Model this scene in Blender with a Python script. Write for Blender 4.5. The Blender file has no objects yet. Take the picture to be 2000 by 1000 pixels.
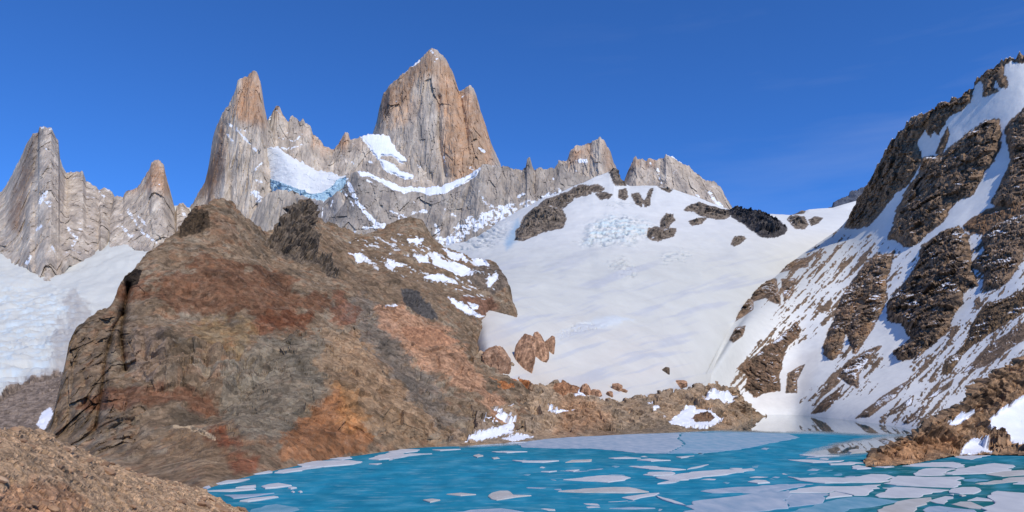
import bpy, math, random
import numpy as np

# ------------------------------------------------------------------ camera, sky, sun, exposure
F, HY, H = 1400.0, 770.0, 25.0          # focal length and horizon row (in photo pixels), eye height above the lake (m)
scene = bpy.context.scene
cam_d = bpy.data.cameras.new('camera')
cam_d.sensor_width = 36.0
cam_d.lens = F / 2000.0 * 36.0
cam_d.shift_y = (HY - 500.0) / 2000.0
cam_d.clip_start, cam_d.clip_end = 0.5, 30000.0
cam = bpy.data.objects.new('camera', cam_d)
scene.collection.objects.link(cam)
cam.location = (0, 0, H)
cam.rotation_euler = (math.radians(90), 0, 0)
scene.camera = cam

SUN = np.array([0.40, -0.57, 0.72]); SUN = SUN / np.linalg.norm(SUN)      # towards the sun
sun_el = math.asin(SUN[2]); sun_az = math.atan2(SUN[0], SUN[1])
world = bpy.data.worlds.new('World'); scene.world = world; world.use_nodes = True
wn, wl = world.node_tree.nodes, world.node_tree.links
wn.clear()
sky = wn.new('ShaderNodeTexSky'); sky.sky_type = 'NISHITA'; sky.sun_disc = False
sky.sun_elevation = sun_el; sky.sun_rotation = sun_az
sky.altitude = 3500; sky.air_density = 1.0; sky.dust_density = 0.0; sky.ozone_density = 6.0
bg = wn.new('ShaderNodeBackground'); bg.inputs['Strength'].default_value = 0.135
wo = wn.new('ShaderNodeOutputWorld')
# thin cirrus veil, painted on the sky by direction
tc = wn.new('ShaderNodeTexCoord'); mp = wn.new('ShaderNodeMapping')
mp.inputs['Rotation'].default_value = (0.0, math.radians(-38), math.radians(10)); mp.inputs['Scale'].default_value = (1.2, 1.2, 9.0)
nz = wn.new('ShaderNodeTexNoise'); nz.inputs['Scale'].default_value = 1.6; nz.inputs['Detail'].default_value = 7; nz.inputs['Roughness'].default_value = 0.55
rp = wn.new('ShaderNodeValToRGB'); rp.color_ramp.elements[0].position = 0.50; rp.color_ramp.elements[1].position = 0.85
rp.color_ramp.elements[0].color = (0, 0, 0, 1); rp.color_ramp.elements[1].color = (0.16, 0.16, 0.16, 1)
gr = wn.new('ShaderNodeMix'); gr.data_type = 'RGBA'
gr.inputs[7].default_value = (5.0, 5.3, 6.0, 1)
wl.new(tc.outputs['Generated'], mp.inputs['Vector']); wl.new(mp.outputs['Vector'], nz.inputs['Vector'])
wl.new(nz.outputs['Fac'], rp.inputs['Fac'])
sx_ = wn.new('ShaderNodeSeparateXYZ'); wl.new(tc.outputs['Generated'], sx_.inputs[0])      # the veil hangs to the right of the peaks
mk = wn.new('ShaderNodeMapRange'); mk.inputs[1].default_value = -0.05; mk.inputs[2].default_value = 0.45; wl.new(sx_.outputs['X'], mk.inputs[0])
vm = wn.new('ShaderNodeMath'); vm.operation = 'MULTIPLY'; wl.new(rp.outputs['Color'], vm.inputs[0]); wl.new(mk.outputs[0], vm.inputs[1]); wl.new(vm.outputs[0], gr.inputs[0])
tint = wn.new('ShaderNodeMix'); tint.data_type = 'RGBA'; tint.blend_type = 'MULTIPLY'; tint.inputs[0].default_value = 1.0
tint.inputs[7].default_value = (0.44, 0.88, 1.38, 1)
wl.new(sky.outputs['Color'], tint.inputs[6]); wl.new(tint.outputs[2], gr.inputs[6])
wl.new(gr.outputs[2], bg.inputs['Color']); wl.new(bg.outputs['Background'], wo.inputs['Surface'])

sun_d = bpy.data.lights.new('sun', 'SUN'); sun_d.energy = 3.25; sun_d.angle = math.radians(0.53); sun_d.color = (1.0, 0.935, 0.82)
sun = bpy.data.objects.new('sun', sun_d); scene.collection.objects.link(sun)
from mathutils import Vector
sun.rotation_euler = Vector(SUN).to_track_quat('Z', 'Y').to_euler()
vs = scene.view_settings
vs.view_transform = 'Standard'; vs.look = 'None'; vs.exposure = 0.0; vs.gamma = 1.0; vs.use_curve_mapping = False
scene.cycles.use_denoising = True
scene.cycles.max_bounces = 6; scene.cycles.diffuse_bounces = 3; scene.cycles.glossy_bounces = 3

# ------------------------------------------------------------------ numeric helpers
def lin(r, g, b):
    f = lambda c: (c / 255 / 12.92) if c / 255 <= 0.04045 else ((c / 255 + 0.055) / 1.055) ** 2.4
    return np.array([f(r), f(g), f(b)], dtype=np.float32)

_rng = np.random.RandomState(7)
_perm = np.concatenate([_rng.permutation(256)] * 3).astype(np.int32)
_grad = _rng.normal(size=(256, 3)).astype(np.float32); _grad /= np.linalg.norm(_grad, axis=1)[:, None]
_g0, _g1, _g2 = (np.ascontiguousarray(_grad[:, i]) for i in range(3))

from concurrent.futures import ThreadPoolExecutor
_pool = ThreadPoolExecutor(8)
def chunked(fn, x, y, z, nout):
    x, y, z = np.broadcast_arrays(np.asarray(x, np.float32), np.asarray(y, np.float32), np.asarray(z, np.float32))
    if x.size < 20000: return fn(x, y, z)
    sh = x.shape; a, b, c = x.ravel(), y.ravel(), z.ravel(); n = a.size; st = max(8000, n // 8 + 1)
    rs = list(_pool.map(lambda i: fn(a[i:i + st], b[i:i + st], c[i:i + st]), range(0, n, st)))
    if nout == 1: return np.concatenate(rs).reshape(sh)
    return tuple(np.concatenate([r[k] for r in rs]).reshape(sh) for k in range(nout))

def perlin(x, y, z, seed=0):
    return chunked(lambda a, b, c: _perlin(a, b, c, seed), x, y, z, 1)

def worley(x, y, z, seed=0):
    return chunked(lambda a, b, c: _worley(a, b, c, seed), x, y, z, 3)

def _perlin(x, y, z, seed=0):
    x, y, z = np.broadcast_arrays(np.asarray(x, np.float32) + seed * 17.13, np.asarray(y, np.float32) + seed * 5.71, np.asarray(z, np.float32) + seed * 9.37)
    xi, yi, zi = np.floor(x).astype(np.int32), np.floor(y).astype(np.int32), np.floor(z).astype(np.int32)
    xf, yf, zf = x - xi.astype(np.float32), y - yi.astype(np.float32), z - zi.astype(np.float32)
    fade = lambda t: t * t * t * (t * (t * 6 - 15) + 10)
    u, v, w = fade(xf), fade(yf), fade(zf)
    xi &= 255; yi &= 255; zi &= 255
    r = 0
    for dx in (0, 1):
        wx = u if dx else 1 - u
        a = _perm[xi + dx]
        for dy in (0, 1):
            wy = v if dy else 1 - v
            b = _perm[a + yi + dy]
            for dz in (0, 1):
                wz = w if dz else 1 - w
                g = _perm[b + zi + dz]
                r = r + wx * wy * wz * (_g0[g] * (xf - dx) + _g1[g] * (yf - dy) + _g2[g] * (zf - dz))
    return r * 1.5

def fbm(x, y, z, octv=4, seed=0, gain=0.5, ridge=False):
    a, s, r, t = 1.0, 1.0, 0, 0
    for i in range(octv):
        n = perlin(x * s, y * s, z * s, seed + i * 3)
        r = r + a * ((1 - 2 * np.abs(n)) if ridge else n)
        t += a; a *= gain; s *= 2.07
    return r / t

def _worley(x, y, z, seed=0):
    """distance to the nearest and second nearest cell point, and a random number of that cell"""
    x = np.asarray(x, np.float32); y = np.asarray(y, np.float32); z = np.asarray(z, np.float32)
    xi, yi, zi = np.floor(x - 0.5).astype(np.int32), np.floor(y - 0.5).astype(np.int32), np.floor(z - 0.5).astype(np.int32)
    xc, yc, zc = xi.astype(np.float32), yi.astype(np.float32), zi.astype(np.float32)
    f1 = np.full(x.shape, 9.0, np.float32); f2 = f1.copy(); cid = np.zeros(x.shape, np.float32)
    for dx in (0, 1):
        for dy in (0, 1):
            for dz in (0, 1):
                h = _perm[_perm[_perm[(xi + dx + seed) & 255] + ((yi + dy) & 255)] + ((zi + dz) & 255)]
                px = xc + (dx + 0.5) + 0.45 * _g0[h]; py = yc + (dy + 0.5) + 0.45 * _g1[h]; pz = zc + (dz + 0.5) + 0.45 * _g2[h]
                d = (px - x) ** 2 + (py - y) ** 2 + (pz - z) ** 2
                m = d < f1
                f2 = np.where(m, f1, np.minimum(f2, d)); cid = np.where(m, h / 255.0, cid); f1 = np.where(m, d, f1)
    return np.sqrt(f1), np.sqrt(f2), cid

def facet(x, y, z, seed=0, slope=0.9):
    """broken rock: tilted flat facets with steps between them"""
    return chunked(lambda a, b, c: _facet(a, b, c, seed, slope), x, y, z, 1)

def _facet(x, y, z, seed, slope):
    xi, yi, zi = np.floor(x - 0.5).astype(np.int32), np.floor(y - 0.5).astype(np.int32), np.floor(z - 0.5).astype(np.int32)
    xc, yc, zc = xi.astype(np.float32), yi.astype(np.float32), zi.astype(np.float32)
    f1 = np.full(x.shape, 9.0, np.float32); out = np.zeros(x.shape, np.float32)
    for dx in (0, 1):
        for dy in (0, 1):
            for dz in (0, 1):
                h = _perm[_perm[_perm[(xi + dx + seed) & 255] + ((yi + dy) & 255)] + ((zi + dz) & 255)]
                ex = x - (xc + (dx + 0.5) + 0.45 * _g0[h]); ey = y - (yc + (dy + 0.5) + 0.45 * _g1[h]); ez = z - (zc + (dz + 0.5) + 0.45 * _g2[h])
                d = ex * ex + ey * ey + ez * ez
                m = d < f1; f1 = np.where(m, d, f1)
                g = (h * 7 + 13) & 255
                out = np.where(m, h.astype(np.float32) / 255 - 0.5 + slope * (_g0[g] * ex + _g1[g] * ey + _g2[g] * ez), out)
    return out

def smooth1(a, s):
    if s <= 0: return a
    n = int(3 * s) + 1
    k = np.exp(-0.5 * (np.arange(-n, n + 1) / s) ** 2); k /= k.sum()
    return np.convolve(np.pad(a, n, mode='reflect', reflect_type='odd'), k, 'valid')

def sstep(a, b, x):
    t = np.clip((x - a) / (b - a), 0, 1); return t * t * (3 - 2 * t)

def pts(s):
    return np.array([[float(v) for v in p.split(',')] for p in s.split()])

def sdist(px, py, poly):
    """signed distance to a polygon in picture units, positive inside"""
    d2 = np.full(px.shape, 1e12); ins = np.zeros(px.shape, bool); n = len(poly)
    for i in range(n):
        (ax, ay), (bx, by) = poly[i], poly[(i + 1) % n]
        ex, ey = bx - ax, by - ay
        t = np.clip(((px - ax) * ex + (py - ay) * ey) / (ex * ex + ey * ey + 1e-9), 0, 1)
        d2 = np.minimum(d2, (px - ax - t * ex) ** 2 + (py - ay - t * ey) ** 2)
        if ay != by:
            c = ((ay > py) != (by > py)) & (px < (bx - ax) * (py - ay) / (by - ay) + ax)
            ins ^= c
    return np.where(ins, 1, -1) * np.sqrt(d2)

def ldist(px, py, line):
    d2 = np.full(px.shape, 1e12)
    for (ax, ay), (bx, by) in zip(line[:-1], line[1:]):
        ex, ey = bx - ax, by - ay
        t = np.clip(((px - ax) * ex + (py - ay) * ey) / (ex * ex + ey * ey + 1e-9), 0, 1)
        d2 = np.minimum(d2, (px - ax - t * ex) ** 2 + (py - ay - t * ey) ** 2)
    return np.sqrt(d2)

def P3(px, py, Y):
    return np.stack(np.broadcast_arrays((px - 1000.0) / F * Y, Y, H + (HY - py) / F * Y), -1)

# ------------------------------------------------------------------ materials
def principled(m):
    m.use_nodes = True
    nt = m.node_tree; b = nt.nodes['Principled BSDF']
    return nt, nt.nodes, nt.links, b

def rock_material(name, scale, stretch=(1, 1, 1), bump=0.6, contrast=0.45, snowy=0.0, rough=0.92, stony=0.0):
    """colour comes from the surface attribute; fine grain, cracks and relief from noise (scale = metres of one fine feature)"""
    m = bpy.data.materials.new(name); nt, N, L, b = principled(m)
    at = N.new('ShaderNodeAttribute'); at.attribute_name = 'Col'
    co = N.new('ShaderNodeTexCoord'); mp = N.new('ShaderNodeMapping')
    mp.inputs['Scale'].default_value = tuple(s / scale for s in stretch)
    L.new(co.outputs['Object'], mp.inputs['Vector'])
    n1 = N.new('ShaderNodeTexNoise'); n1.inputs['Scale'].default_value = 0.35; n1.inputs['Detail'].default_value = 9; n1.inputs['Roughness'].default_value = 0.72
    n2 = N.new('ShaderNodeTexVoronoi'); n2.feature = 'DISTANCE_TO_EDGE'; n2.inputs['Scale'].default_value = 0.45; n2.inputs['Randomness'].default_value = 1
    L.new(mp.outputs[0], n1.inputs['Vector'])
    wv = N.new('ShaderNodeMix'); wv.data_type = 'VECTOR'; wv.inputs[0].default_value = 0.25
    L.new(mp.outputs[0], wv.inputs[4]); L.new(n1.outputs['Color'], wv.inputs[5]); L.new(wv.outputs[1], n2.inputs['Vector'])
    r1 = N.new('ShaderNodeMapRange'); r1.inputs[1].default_value = 0.28; r1.inputs[2].default_value = 0.72
    r1.inputs[3].default_value = 1 - contrast; r1.inputs[4].default_value = 1 + contrast * 0.85
    L.new(n1.outputs['Fac'], r1.inputs[0])
    r2 = N.new('ShaderNodeMapRange'); r2.inputs[1].default_value = 0.0; r2.inputs[2].default_value = 0.12; r2.inputs[3].default_value = 1 - contrast * 0.22; r2.inputs[4].default_value = 1.0
    L.new(n2.outputs['Distance'], r2.inputs[0])
    mu = N.new('ShaderNodeMath'); mu.operation = 'MULTIPLY'; L.new(r1.outputs[0], mu.inputs[0]); L.new(r2.outputs[0], mu.inputs[1])
    mx = N.new('ShaderNodeVectorMath'); mx.operation = 'SCALE'; L.new(at.outputs['Color'], mx.inputs[0]); L.new(mu.outputs[0], mx.inputs['Scale'])
    if stony:
        v3 = N.new('ShaderNodeTexVoronoi'); v3.inputs['Scale'].default_value = 1.1; v3.inputs['Randomness'].default_value = 1
        v4 = N.new('ShaderNodeTexVoronoi'); v4.inputs['Scale'].default_value = 0.42; v4.inputs['Randomness'].default_value = 1
        L.new(wv.outputs[1], v3.inputs['Vector']); L.new(wv.outputs[1], v4.inputs['Vector'])
        sx = N.new('ShaderNodeSeparateColor'); L.new(v3.outputs['Color'], sx.inputs[0]); sy = N.new('ShaderNodeSeparateColor'); L.new(v4.outputs['Color'], sy.inputs[0])
        av = N.new('ShaderNodeMath'); av.operation = 'ADD'; L.new(sx.outputs[0], av.inputs[0]); L.new(sy.outputs[1], av.inputs[1])
        mr = N.new('ShaderNodeMapRange'); mr.inputs[1].default_value = 0.3; mr.inputs[2].default_value = 1.7; mr.inputs[3].default_value = 1 - stony; mr.inputs[4].default_value = 1 + stony
        L.new(av.outputs[0], mr.inputs[0])
        m5 = N.new('ShaderNodeVectorMath'); m5.operation = 'SCALE'; L.new(mx.outputs[0], m5.inputs[0]); L.new(mr.outputs[0], m5.inputs['Scale']); mx = m5
    bp = N.new('ShaderNodeBump'); bp.inputs['Strength'].default_value = bump; bp.inputs['Distance'].default_value = scale * 0.6
    hs = N.new('ShaderNodeMath'); hs.operation = 'MULTIPLY_ADD'; hs.inputs[1].default_value = 1.6
    L.new(n1.outputs['Fac'], hs.inputs[0]); L.new(r2.outputs[0], hs.inputs[2]); L.new(hs.outputs[0], bp.inputs['Height'])
    L.new(bp.outputs[0], b.inputs['Normal'])
    b.inputs['Roughness'].default_value = rough; b.inputs['Specular IOR Level'].default_value = 0.15
    if snowy:
        sa = N.new('ShaderNodeAttribute'); sa.attribute_name = 'snow'
        ad = N.new('ShaderNodeMath'); ad.operation = 'MULTIPLY_ADD'; ad.inputs[1].default_value = 0.8; L.new(n1.outputs['Fac'], ad.inputs[0]); L.new(sa.outputs['Fac'], ad.inputs[2])
        th = N.new('ShaderNodeMapRange'); th.inputs[1].default_value = 0.86; th.inputs[2].default_value = 0.98; L.new(ad.outputs[0], th.inputs[0])
        mm = N.new('ShaderNodeMix'); mm.data_type = 'RGBA'; L.new(th.outputs[0], mm.inputs[0]); L.new(mx.outputs[0], mm.inputs[6]); mm.inputs[7].default_value = (0.84, 0.86, 0.89, 1)
        L.new(mm.outputs[2], b.inputs['Base Color'])
    else:
        L.new(mx.outputs[0], b.inputs['Base Color'])
    return m

def snow_material(name, scale, bump=0.25, mottle=0.06):
    m = bpy.data.materials.new(name); nt, N, L, b = principled(m)
    at = N.new('ShaderNodeAttribute'); at.attribute_name = 'Col'
    co = N.new('ShaderNodeTexCoord'); mp = N.new('ShaderNodeMapping'); mp.inputs['Scale'].default_value = (1 / scale,) * 3
    L.new(co.outputs['Object'], mp.inputs['Vector'])
    n1 = N.new('ShaderNodeTexNoise'); n1.inputs['Scale'].default_value = 0.3; n1.inputs['Detail'].default_value = 8; n1.inputs['Roughness'].default_value = 0.6
    L.new(mp.outputs[0], n1.inputs['Vector'])
    r1 = N.new('ShaderNodeMapRange'); r1.inputs[1].default_value = 0.3; r1.inputs[2].default_value = 0.7; r1.inputs[3].default_value = 1 - mottle; r1.inputs[4].default_value = 1 + mottle * 0.5  # snow tone varies at random
    L.new(n1.outputs['Fac'], r1.inputs[0])
    mx = N.new('ShaderNodeVectorMath'); mx.operation = 'SCALE'; L.new(at.outputs['Color'], mx.inputs[0]); L.new(r1.outputs[0], mx.inputs['Scale'])
    L.new(mx.outputs[0], b.inputs['Base Color'])
    bp = N.new('ShaderNodeBump'); bp.inputs['Strength'].default_value = bump; bp.inputs['Distance'].default_value = scale * 0.5
    L.new(n1.outputs['Fac'], bp.inputs['Height']); L.new(bp.outputs[0], b.inputs['Normal'])
    b.inputs['Roughness'].default_value = 0.75; b.inputs['Specular IOR Level'].default_value = 0.25
    return m

M = {
    'granite': rock_material('granite', 9.0, (1.0, 1.0, 0.28), bump=0.65, contrast=0.27, snowy=1),
    'brown': rock_material('brown_rock', 1.4, (1, 1, 1), bump=0.8, contrast=0.35, stony=0.38),
    'crag': rock_material('crag_rock', 2.2, (1, 1, 0.6), bump=0.9, contrast=0.5, snowy=1),
    'far_crag': rock_material('far_crag_rock', 5.0, (1, 1, 0.6), bump=0.9, contrast=0.5, snowy=1),
    'shore': rock_material('shore_rock', 1.2, (1, 1, 1), bump=0.9, contrast=0.4, stony=0.38),
    'scree': rock_material('scree', 0.38, (1, 1, 1), bump=0.9, contrast=0.35, stony=0.4),
    'snow': snow_material('snow', 3.0), 'far_snow': snow_material('far_snow', 12.0, 0.3),
}

# ------------------------------------------------------------------ terrain sheets
COL = scene.collection
def tag(o, label=None, cat=None, group=None, kind=None):
    if label: o['label'] = label
    if cat: o['category'] = cat
    if group: o['group'] = group
    if kind: o['kind'] = kind
    return o

def mesh_object(name, V, Fq, mat, attrs=None, smooth=False):
    me = bpy.data.meshes.new(name)
    n, f = len(V), len(Fq); k = Fq.shape[1]
    me.vertices.add(n); me.vertices.foreach_set('co', np.ascontiguousarray(V, np.float32).ravel())
    me.loops.add(f * k); me.loops.foreach_set('vertex_index', np.ascontiguousarray(Fq, np.int32).ravel())
    me.polygons.add(f); me.polygons.foreach_set('loop_start', np.arange(0, f * k, k, dtype=np.int32))
    me.update(calc_edges=True)
    me.polygons.foreach_set('use_smooth', np.full(f, smooth, dtype=bool))
    for an, av in (attrs or {}).items():
        if av.ndim == 2:
            a = me.attributes.new(an, 'FLOAT_COLOR', 'POINT')
            c = np.ones((n, 4), np.float32); c[:, :3] = av; a.data.foreach_set('color', c.ravel())
        else:
            a = me.attributes.new(an, 'FLOAT', 'POINT'); a.data.foreach_set('value', np.ascontiguousarray(av, np.float32))
    me.materials.append(mat)
    o = bpy.data.objects.new(name, me); COL.objects.link(o)
    return o

def grid_normals(P):
    du = np.gradient(P, axis=1); dv = np.gradient(P, axis=0)
    n = np.cross(du, dv); return n / (np.linalg.norm(n, axis=-1, keepdims=True) + 1e-12)

class Sheet:
    """surface lofted through polylines of (photo column, photo row, distance), front foot to crest to back"""
    def __init__(s, curves, x0, x1, du, rows, smooth=0, sharp=(), nfront=None, jag=None, mono=True, crestsm=0, jagx=None):
        u = np.arange(x0, x1 + du, du); s.u = u
        PY, YY = [], []
        for k, c in enumerate(curves):
            c = pts(c) if isinstance(c, str) else np.asarray(c, float)
            py = np.interp(u, c[:, 0], c[:, 1]); Y = np.interp(u, c[:, 0], c[:, 2])
            if k not in sharp: py = smooth1(py, smooth / du)
            Y = smooth1(Y, max(smooth, 6) / du)
            PY.append(py); YY.append(Y)
        nf = len(curves) - 1 if nfront is None else nfront        # index of the crest curve
        s.crest = PY[nf].copy()
        if jag:
            j = 0
            for sc, am in jag: j = j + am * (np.abs(perlin(u / sc, 3.3, 1.7 + sc)) * 2 - 0.45)
            s.j = j
            if crestsm:
                b_ = smooth1(PY[nf], crestsm / du); s.j = j + PY[nf] - b_; PY[nf] = b_
            if jagx: s.j = s.j * sstep(jagx[0], jagx[1], u)
        else:
            s.j = None
        if mono:
            for k in range(nf - 1, -1, -1):
                PY[k] = np.maximum(PY[k], PY[k + 1] + 1.5); YY[k] = np.minimum(YY[k], YY[k + 1] - 2.0)
        ZZ = [H + (HY - p) / F * y for p, y in zip(PY, YY)]
        ys, zs, fr = [], [], []
        for k in range(len(curves) - 1):
            n = rows[k]; t = (np.arange(n + (k == len(curves) - 2)) / n)[:, None]
            def tang(A):
                d = A[k + 1] - A[k]
                a = d if (k == 0 or k in sharp) else 0.5 * (A[k + 1] - A[k - 1])
                b = d if (k + 2 >= len(A) or (k + 1) in sharp) else 0.5 * (A[k + 2] - A[k])
                lim = np.abs(d) * 2.2
                return np.clip(a, -lim, lim), np.clip(b, -lim, lim)
            for A, out in ((YY, ys), (ZZ, zs)):
                a, b = tang(A)
                out.append((2*t**3 - 3*t**2 + 1) * A[k] + (t**3 - 2*t**2 + t) * a + (-2*t**3 + 3*t**2) * A[k + 1] + (t**3 - t**2) * b)
            fr.append(np.full(len(t), k < nf))
        Y = np.concatenate(ys); Z = np.concatenate(zs); s.front = np.concatenate(fr)
        if s.j is not None:
            e = sum(rows[:nf]); up = np.clip(1 - (e - np.arange(e + 1)) / max(6, 0.12 * rows[nf - 1]), 0, 1) ** 2
            dn = np.clip(1 - np.arange(1, len(Y) - e) / 5.0, 0, 1) if len(Y) > e + 1 else np.zeros(0)
            Z = Z - np.concatenate([up, dn])[:, None] * s.j * Y / F
        s.Y, s.Z = Y, Z
        s.P = np.stack([np.broadcast_to((u - 1000) / F, Y.shape) * Y, Y, Z], -1)
        s.px = np.broadcast_to(u, Y.shape); s.py = HY - (Z - H) / Y * F
        s.sc = Y / F                                                # metres in one photo pixel
        s.off = np.zeros(Y.shape); s.rough = np.ones(Y.shape); s.ledge = np.zeros(Y.shape)
        s.col = np.ones(Y.shape + (3,), np.float32); s.snow = np.zeros(Y.shape, np.float32)
        s.fid = np.full((Y.shape[0] - 1, Y.shape[1] - 1), -1, np.int32); s.regs = []

    def depth(s, px, py):
        """distance of the surface at a photo position"""
        out = []
        nfr = int(s.front.sum()) + 1
        for x, y in zip(np.atleast_1d(px), np.atleast_1d(py)):
            i = int(np.clip(round((x - s.u[0]) / (s.u[1] - s.u[0])), 0, len(s.u) - 1))
            p, Y = s.py[:nfr, i], s.Y[:nfr, i]
            out.append(np.interp(-y, -p, Y))
        return np.array(out)

    def window(s, q, mg):
        m = (s.px > q[:, 0].min() - mg) & (s.px < q[:, 0].max() + mg) & (s.py > q[:, 1].min() - mg) & (s.py < q[:, 1].max() + mg) & s.front[:, None]
        if not m.any(): return None
        r = np.where(m.any(1))[0]; c = np.where(m.any(0))[0]
        return (slice(r[0], r[-1] + 1), slice(c[0], c[-1] + 1))

    def crease(s, line, amp, width, power=1.0):
        """a rib (amp > 0) or gully (amp < 0) along a polyline; amp and width in photo pixels"""
        q = pts(line); W = s.window(q, width * 4.5)
        if W is None: return
        d = ldist(s.px[W], s.py[W], q)
        s.off[W] += np.where(s.front[W[0], None], amp * np.exp(-(d / width) ** power), 0) * s.sc[W]

    def zone(s, poly, colour, soft=12, jag=10, wl=30, amount=1.0, seed=3, stretch=1.0):
        """tint the surface colour inside an outline"""
        poly = pts(poly); c = np.asarray(colour, np.float32)
        W = s.window(poly, soft + jag)
        if W is None: return
        px, py = s.px[W], s.py[W]; seed = seed + int(poly[0, 0]) % 40
        d = sdist(px, py, poly) + jag * (1.3 * fbm(px / (wl * 2), py / (wl * 2) * stretch, 0.5, 3, seed + 5) + 1.5 * fbm(px / wl, py / wl * stretch, 0.5, 6, seed, gain=0.7))
        w = (sstep(-soft, soft, d) * amount * np.clip(0.85 + 0.5 * fbm(px / 9, py / 7, 0.5, 3, seed + 1), 0, 1))[..., None] * s.front[W[0], None, None]
        s.col[W] = s.col[W] * (1 - w) + c * np.clip(0.4 + 0.6 * s.col[W].mean(-1, keepdims=True) / s.col[W].mean(), 0.4, 1.5) * w

    def region(s, name, poly, label=None, cat=None, group=None, kind=None, mat='crag', bulge=6, edge=6, rough=3.0, wl=26, jag=5, jwl=14,
               ca=(92, 74, 56), cb=(58, 50, 42), cc=None, keep=0.15, smooth=False, seed=None, tilt=0.0, stretch=1.0, flat=0.0, ledge=0.0, inset=0.0):
        """a piece of this surface with its own rock or snow: raised, roughened and cut out as an object of its own"""
        poly = pts(poly) if isinstance(poly, str) else poly
        seed = len(s.regs) * 5 + 11 if seed is None else seed
        mg = jag * 1.6 + 3
        m = (s.px > poly[:, 0].min() - mg) & (s.px < poly[:, 0].max() + mg) & (s.py > poly[:, 1].min() - mg) & (s.py < poly[:, 1].max() + mg) & s.front[:, None]
        if not m.any(): return
        r0, r1 = np.where(m.any(1))[0][[0, -1]]; c0, c1 = np.where(m.any(0))[0][[0, -1]]
        W = (slice(r0, r1 + 1), slice(c0, c1 + 1))
        px, py = s.px[W], s.py[W]
        # wobble the outline along the fall line
        a, b = px + tilt * py, py
        d = sdist(px, py, poly) + jag * 1.15 * fbm(a / jwl, b / (jwl * stretch), seed * 0.37, 5, seed, gain=0.65) - inset
        d = np.where(m[W], d, -50)
        ins = np.clip(d / 2.5, 0, 1)
        prof = 1 - np.exp(-np.maximum(d, 0) / edge)
        P = s.P[W]; sc = s.sc[W]; L = wl * sc.mean()
        x, y, z = P[..., 0] / L, P[..., 1] / L, P[..., 2] / L
        if rough > 0:
            wx = 0.35 * fbm(x * 0.8, y * 0.8, z * 0.8, 3, seed + 4)
            xr, zr = x + tilt * 0.6 * z + wx, z - tilt * 0.35 * x + wx
            n = facet(xr * 1.6, y * 1.1, zr * 0.75, seed) * 0.9 + facet(xr * 4.2, y * 3, zr * 2.2, seed + 1) * 0.42 + facet(xr * 10, y * 8, zr * 6, seed + 2) * 0.2
            n = n + 0.5 * fbm(xr * 1.1, y, zr * 0.5, 3, seed, ridge=True) - 0.2
            cid = np.clip(0.5 + n * 0.5, 0, 1)
        else:
            n = 0.0
        h = (bulge * prof + rough * n * np.clip(d / edge, 0, 1)) * sc
        s.off[W] = s.off[W] * (1 - ins) + h * ins + s.off[W] * ins * (1 - flat)
        s.rough[W] = s.rough[W] * (1 - ins) + keep * ins
        t = np.clip(0.5 + 0.8 * fbm(x * 1.3, y * 1.3, z * 1.3, 4, seed + 2) + (0.9 * facet(x * 5, y * 5, z * 3.5, seed + 3) if rough > 0 else 0), 0, 1)[..., None]
        c = lin(*ca) * t + lin(*cb) * (1 - t)
        if cc is not None:
            t2 = sstep(0.05, 0.3, fbm(x * 0.8, y * 0.8, z * 0.8, 3, seed + 7))[..., None]; c = c * (1 - t2) + lin(*cc) * t2
        k = (d > -1.5)[..., None]
        s.col[W] = np.where(k, c, s.col[W])
        s.snow[W] = np.where(d > -1.5, -1, s.snow[W]); s.ledge[W] = np.where(d > 0, ledge, s.ledge[W])
        fd = 0.25 * (d[:-1, :-1] + d[1:, :-1] + d[:-1, 1:] + d[1:, 1:])
        ff = s.fid[r0:r1, c0:c1]; ff[fd > 0] = len(s.regs)
        s.regs.append(dict(name=name, label=label, cat=cat, group=group, kind=kind, mat=mat, smooth=smooth))

    def build(s, name, mat, label=None, cat=None, kind=None, smooth=False, disp=None, group=None, direction=None):
        Nn = grid_normals(s.P) if direction is None else np.asarray(direction)
        o = s.off + (disp * s.rough if disp is not None else 0)
        V = s.P + Nn * o[..., None]
        s.V = V
        if s.ledge.any():
            nn = grid_normals(V)[..., 2]
            sn = s.ledge * sstep(0.62, 0.97, nn) + 0.5 * fbm(s.px / 34, s.py / 26, 0.7, 4, 77) + 0.02
            s.snow = np.where(s.ledge > 0, sn, s.snow)
        nr, nu = s.Y.shape
        idx = np.arange(nr * nu).reshape(nr, nu)
        Q = np.stack([idx[:-1, :-1], idx[:-1, 1:], idx[1:, 1:], idx[1:, :-1]], -1)
        objs = []
        for r in range(-1, len(s.regs)):
            q = Q[s.fid == r]
            if len(q) < 3: continue
            us, inv = np.unique(q, return_inverse=True)
            R = s.regs[r] if r >= 0 else dict(name=name, label=label, cat=cat, kind=kind, mat=mat, smooth=smooth, group=group)
            ob = mesh_object(R['name'], V.reshape(-1, 3)[us], inv.reshape(-1, 4), M[R['mat']],
                             {'Col': s.col.reshape(-1, 3)[us], 'snow': s.snow.reshape(-1)[us]}, R['smooth'])
            tag(ob, R['label'], R['cat'], R['group'], R['kind']); objs.append(ob)
        return objs
SNOW = (0.635, 0.63, 0.57)
def withY(poly, Y):
    """add distances to a 2-D polyline: Y is a number, 'px,Y ...' or an array"""
    p = pts(poly) if isinstance(poly, str) else np.asarray(poly)
    if isinstance(Y, str):
        q = pts(Y); Y = np.interp(p[:, 0], q[:, 0], q[:, 1])
    return np.column_stack([p[:, :2], np.broadcast_to(Y, len(p))])

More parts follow.
